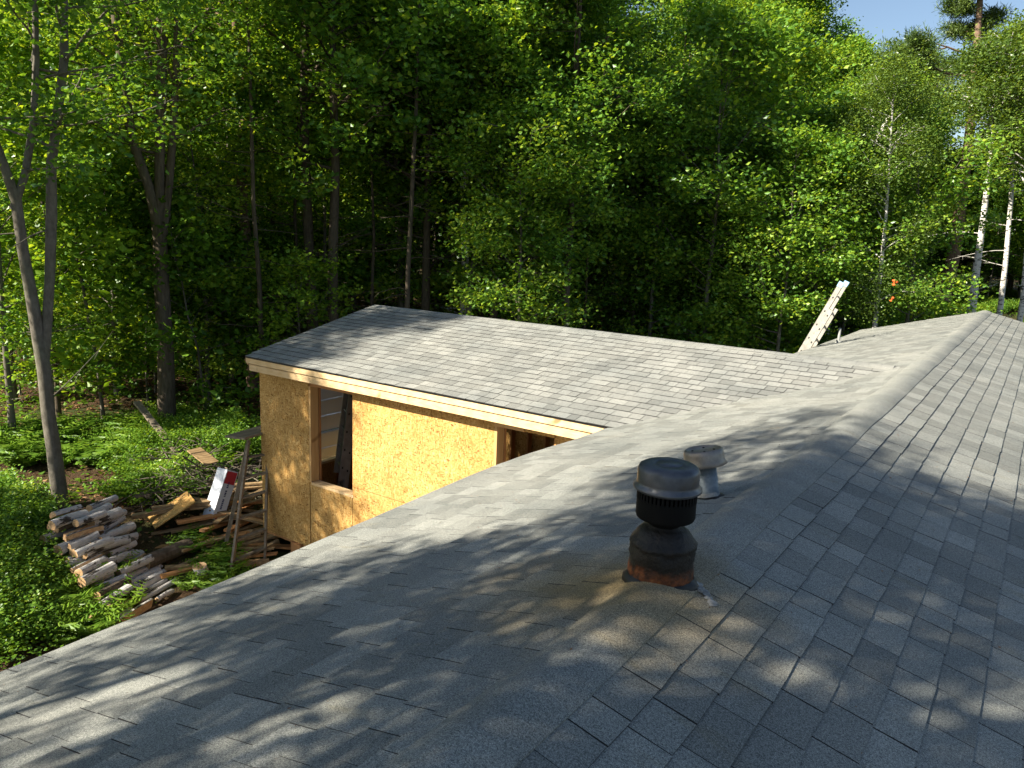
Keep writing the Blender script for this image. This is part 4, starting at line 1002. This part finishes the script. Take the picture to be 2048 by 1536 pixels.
# ------------------------------------------------------------------ ferns, shrubs, ground cover
def fern_mesh(seed):
    rg = np.random.default_rng(seed); C = []; N = []; D = []; S = []
    for k in range(9):
        az = 2*math.pi*k/9+rg.normal()*.2; L = rg.uniform(.45, .75); h = np.array([math.cos(az), math.sin(az), 0])
        for j in range(12):
            f = (j+1)/12; p = h*L*f + np.array([0, 0, .55*L*math.sin(f*2.2)]); w = .17*math.sin(min(1, f*1.15+.12)*math.pi)**.7+.02
            sd = np.array([-h[1], h[0], 0])
            for sg in (-1, 1):
                C.append(p+sd*sg*w*.5); D.append(sd*sg+h*.35); N.append(np.array([0, 0, 1])+h*.5*f+rg.normal(size=3)*.12); S.append(w*1.1)
    n = len(C); V, F, tn = leaves_mesh(np.array(C), np.array(N), np.array(D), np.array(S), .62+rg.normal(size=n)*.1, None, asp=.34)
    return mesh_np('fern', V, F, [M['leaf_bright']], tone=tn)
FERN = [fern_mesh(i) for i in range(3)]
def shrub_mesh(seed, n=2400, r=.5, leaf=.055):
    rg = np.random.default_rng(seed); c = rg.normal(size=(26, 3))*np.array([r*.5, r*.5, r*.3]); c[:, 2] = np.abs(c[:, 2])+.18
    i = rg.integers(26, size=n); P = c[i]+rg.normal(size=(n, 3))*np.array([.13, .13, .06]); P[:, 2] = np.maximum(P[:, 2], .03)
    N = np.stack([rg.normal(size=n)*.5, rg.normal(size=n)*.5, np.ones(n)], 1)
    V, F, tn = leaves_mesh(P, N, rg.normal(size=(n, 3)), np.full(n, leaf), .5+rg.normal(size=n)*.18+rg.normal(size=26)[i]*.1, None)
    return mesh_np('shrub', V, F, [M['leaf_bright' if seed % 3 else 'leaf']], tone=tn)
SHRUB = [shrub_mesh(i+60) for i in range(3)]
def put(name, me, x, y, sc, label, cat, group):
    o = bpy.data.objects.new(name, None if name == 'fern' else me); COL.objects.link(o); o.location = (x, y, float(ground_h(x, y))-.02)
    if name == 'fern': obj('foliage', me, o); o.rotation_euler = (0, 0, random.uniform(0, 6.28)); o.scale = (sc, sc, sc*random.uniform(.85, 1.15))
    return tag(o, label, cat, group)
rg = np.random.default_rng(123)
def band(n, u0, u1, v0, v1, fn):
    for i in range(n):
        p = at_g(rg.uniform(u0, u1), rg.uniform(v0, v1)); fn(p)
band(80, -60, 330, 858, 935, lambda p: put('fern', FERN[rg.integers(3)], p[0], p[1], rg.uniform(.8, 1.3), 'bright green fern in the sunny band before the trunks', 'fern', 'ferns in the sunny band'))
band(70, 290, 500, 848, 925, lambda p: put('shrub', SHRUB[rg.integers(3)], p[0], p[1], rg.uniform(.7, 1.1), 'leafy low shrub in the sunny band behind the brush pile', 'shrub', 'low shrubs behind the brush pile'))
band(46, -80, 70, 990, 1300, lambda p: put('shrub', SHRUB[rg.integers(3)], p[0], p[1], rg.uniform(.8, 1.35), 'leafy green shrub left of the woodpile', 'shrub', 'shrubs left of the woodpile'))
band(34, 40, 235, 1185, 1300, lambda p: put('fern', FERN[rg.integers(3)], p[0], p[1], rg.uniform(.6, 1.0), 'fern between the woodpile and the roof edge', 'fern', 'ferns below the woodpile'))
band(18, 90, 240, 1120, 1175, lambda p: put('fern', FERN[rg.integers(3)], p[0], p[1], rg.uniform(.5, .8), 'fern growing against the foot of the woodpile', 'fern', 'ferns at the foot of the woodpile'))
band(9, 255, 400, 930, 1010, lambda p: put('shrub', SHRUB[rg.integers(3)], p[0], p[1], rg.uniform(.4, .7), 'small shrub growing through the brush pile', 'shrub', 'small shrubs in the brush pile'))
band(16, 350, 470, 1085, 1180, lambda p: put('fern', FERN[rg.integers(3)], p[0], p[1], rg.uniform(.5, .8), 'fern in the grass round the thick dark log', 'fern', 'ferns round the thick dark log'))
# lit bank beyond the far end of the roof
for i in range(190):
    x = rg.uniform(-9, 6); y = rg.uniform(27, 41) if i < 120 else rg.uniform(40, 62)
    put('shrub', SHRUB[rg.integers(3)], x, y, rg.uniform(1.1, 2.0), 'bright shrub on the sunny bank beyond the far ridge end', 'shrub', 'shrubs on the sunny bank')
# countless low leaves and fallen leaves
n = 52000; x = np.concatenate([rg.uniform(-26, -8.2, n//2), rg.uniform(-40, 6, n//2)]); y = np.concatenate([rg.uniform(-1, 16, n//2), rg.uniform(14, 44, n//2)])
f = np.sin(x*.9+1)*np.sin(y*.8+2)+.6*np.sin(x*2.1-y*1.3)+rg.normal(size=n)*.45
k = (f > .15) & ~((x > -9.3) & (x < 3) & (y < 22)); x = x[k]; y = y[k]; n = len(x)
P = np.stack([x, y, ground_h(x, y)+rg.gamma(2, .05, n)], 1); N = np.stack([rg.normal(size=n)*.5, rg.normal(size=n)*.5, np.ones(n)], 1)
V, F, tn = leaves_mesh(P, N, rg.normal(size=(n, 3)), rg.uniform(.07, .15, n), .45+rg.normal(size=n)*.18, None)
o = obj('undergrowth', mesh_np('undergrowth', V, F, [M['leaf_bright']], tone=tn)); tag(o, 'patches of low green plants covering the wood floor', 'undergrowth', kind='stuff')
n = 30000; x = rg.uniform(-30, -8, n); y = rg.uniform(-1, 24, n); k = ~((x > -9.3) & (x < 3) & (y < 22)); x = x[k]; y = y[k]; n = len(x)
P = np.stack([x, y, ground_h(x, y)+.015], 1); N = np.stack([rg.normal(size=n)*.35, rg.normal(size=n)*.35, np.ones(n)], 1)
V, F, tn = leaves_mesh(P, N, rg.normal(size=(n, 3)), rg.uniform(.06, .12, n), .5+rg.normal(size=n)*.25, None)
o = obj('leaf_litter', mesh_np('leaf_litter', V, F, [M['litter']], tone=tn)); tag(o, 'brown fallen leaves scattered over the wood floor', 'leaf litter', kind='stuff')
# specks and flower bits blown onto the roof
n = 900; x = rg.uniform(-2.4, 2.4, n); y = rg.uniform(.4, 9, n); sd = np.sign(x); s_ = np.abs(x)/CA
P = np.stack([x, y, HR-s_*SA+warp(x, y)+.014], 1); N = np.stack([sd*SA+rg.normal(size=n)*.2, rg.normal(size=n)*.2, np.full(n, CA)], 1)
V, F, tn = leaves_mesh(P, N, rg.normal(size=(n, 3)), rg.uniform(.006, .016, n), rg.uniform(.3, 1, n), None, asp=.45)
o = obj('roof_debris', mesh_np('roof_debris', V, F, [M['litter']], tone=tn)); tag(o, 'tiny pale leaf scraps scattered on the old shingles', 'debris', kind='stuff')
for (v, sz_, lb) in ((565, .13, 'orange tape marker in the dark leaves right of the ladder top'), (598, .10, 'smaller orange tape marker just below the first, right of the ladder')):
    d = ray(1790 if v == 565 else 1784, v); P_ = CAM+d/math.hypot(d[0], d[1])*22.6
    mb = MB()
    for i in range(4): mb.box((rg.normal()*.04, rg.normal()*.04, sz_*(.4-i*.27)), (sz_*.5, .012, sz_*.3), ((math.cos(i), math.sin(i), .2*math.sin(i*2)), (-math.sin(i), math.cos(i), 0), (-.2, 0, 1)))
    o = mb.obj('marker_tape', M['orange'], None, loc=P_); tag(o, lb, 'marker')
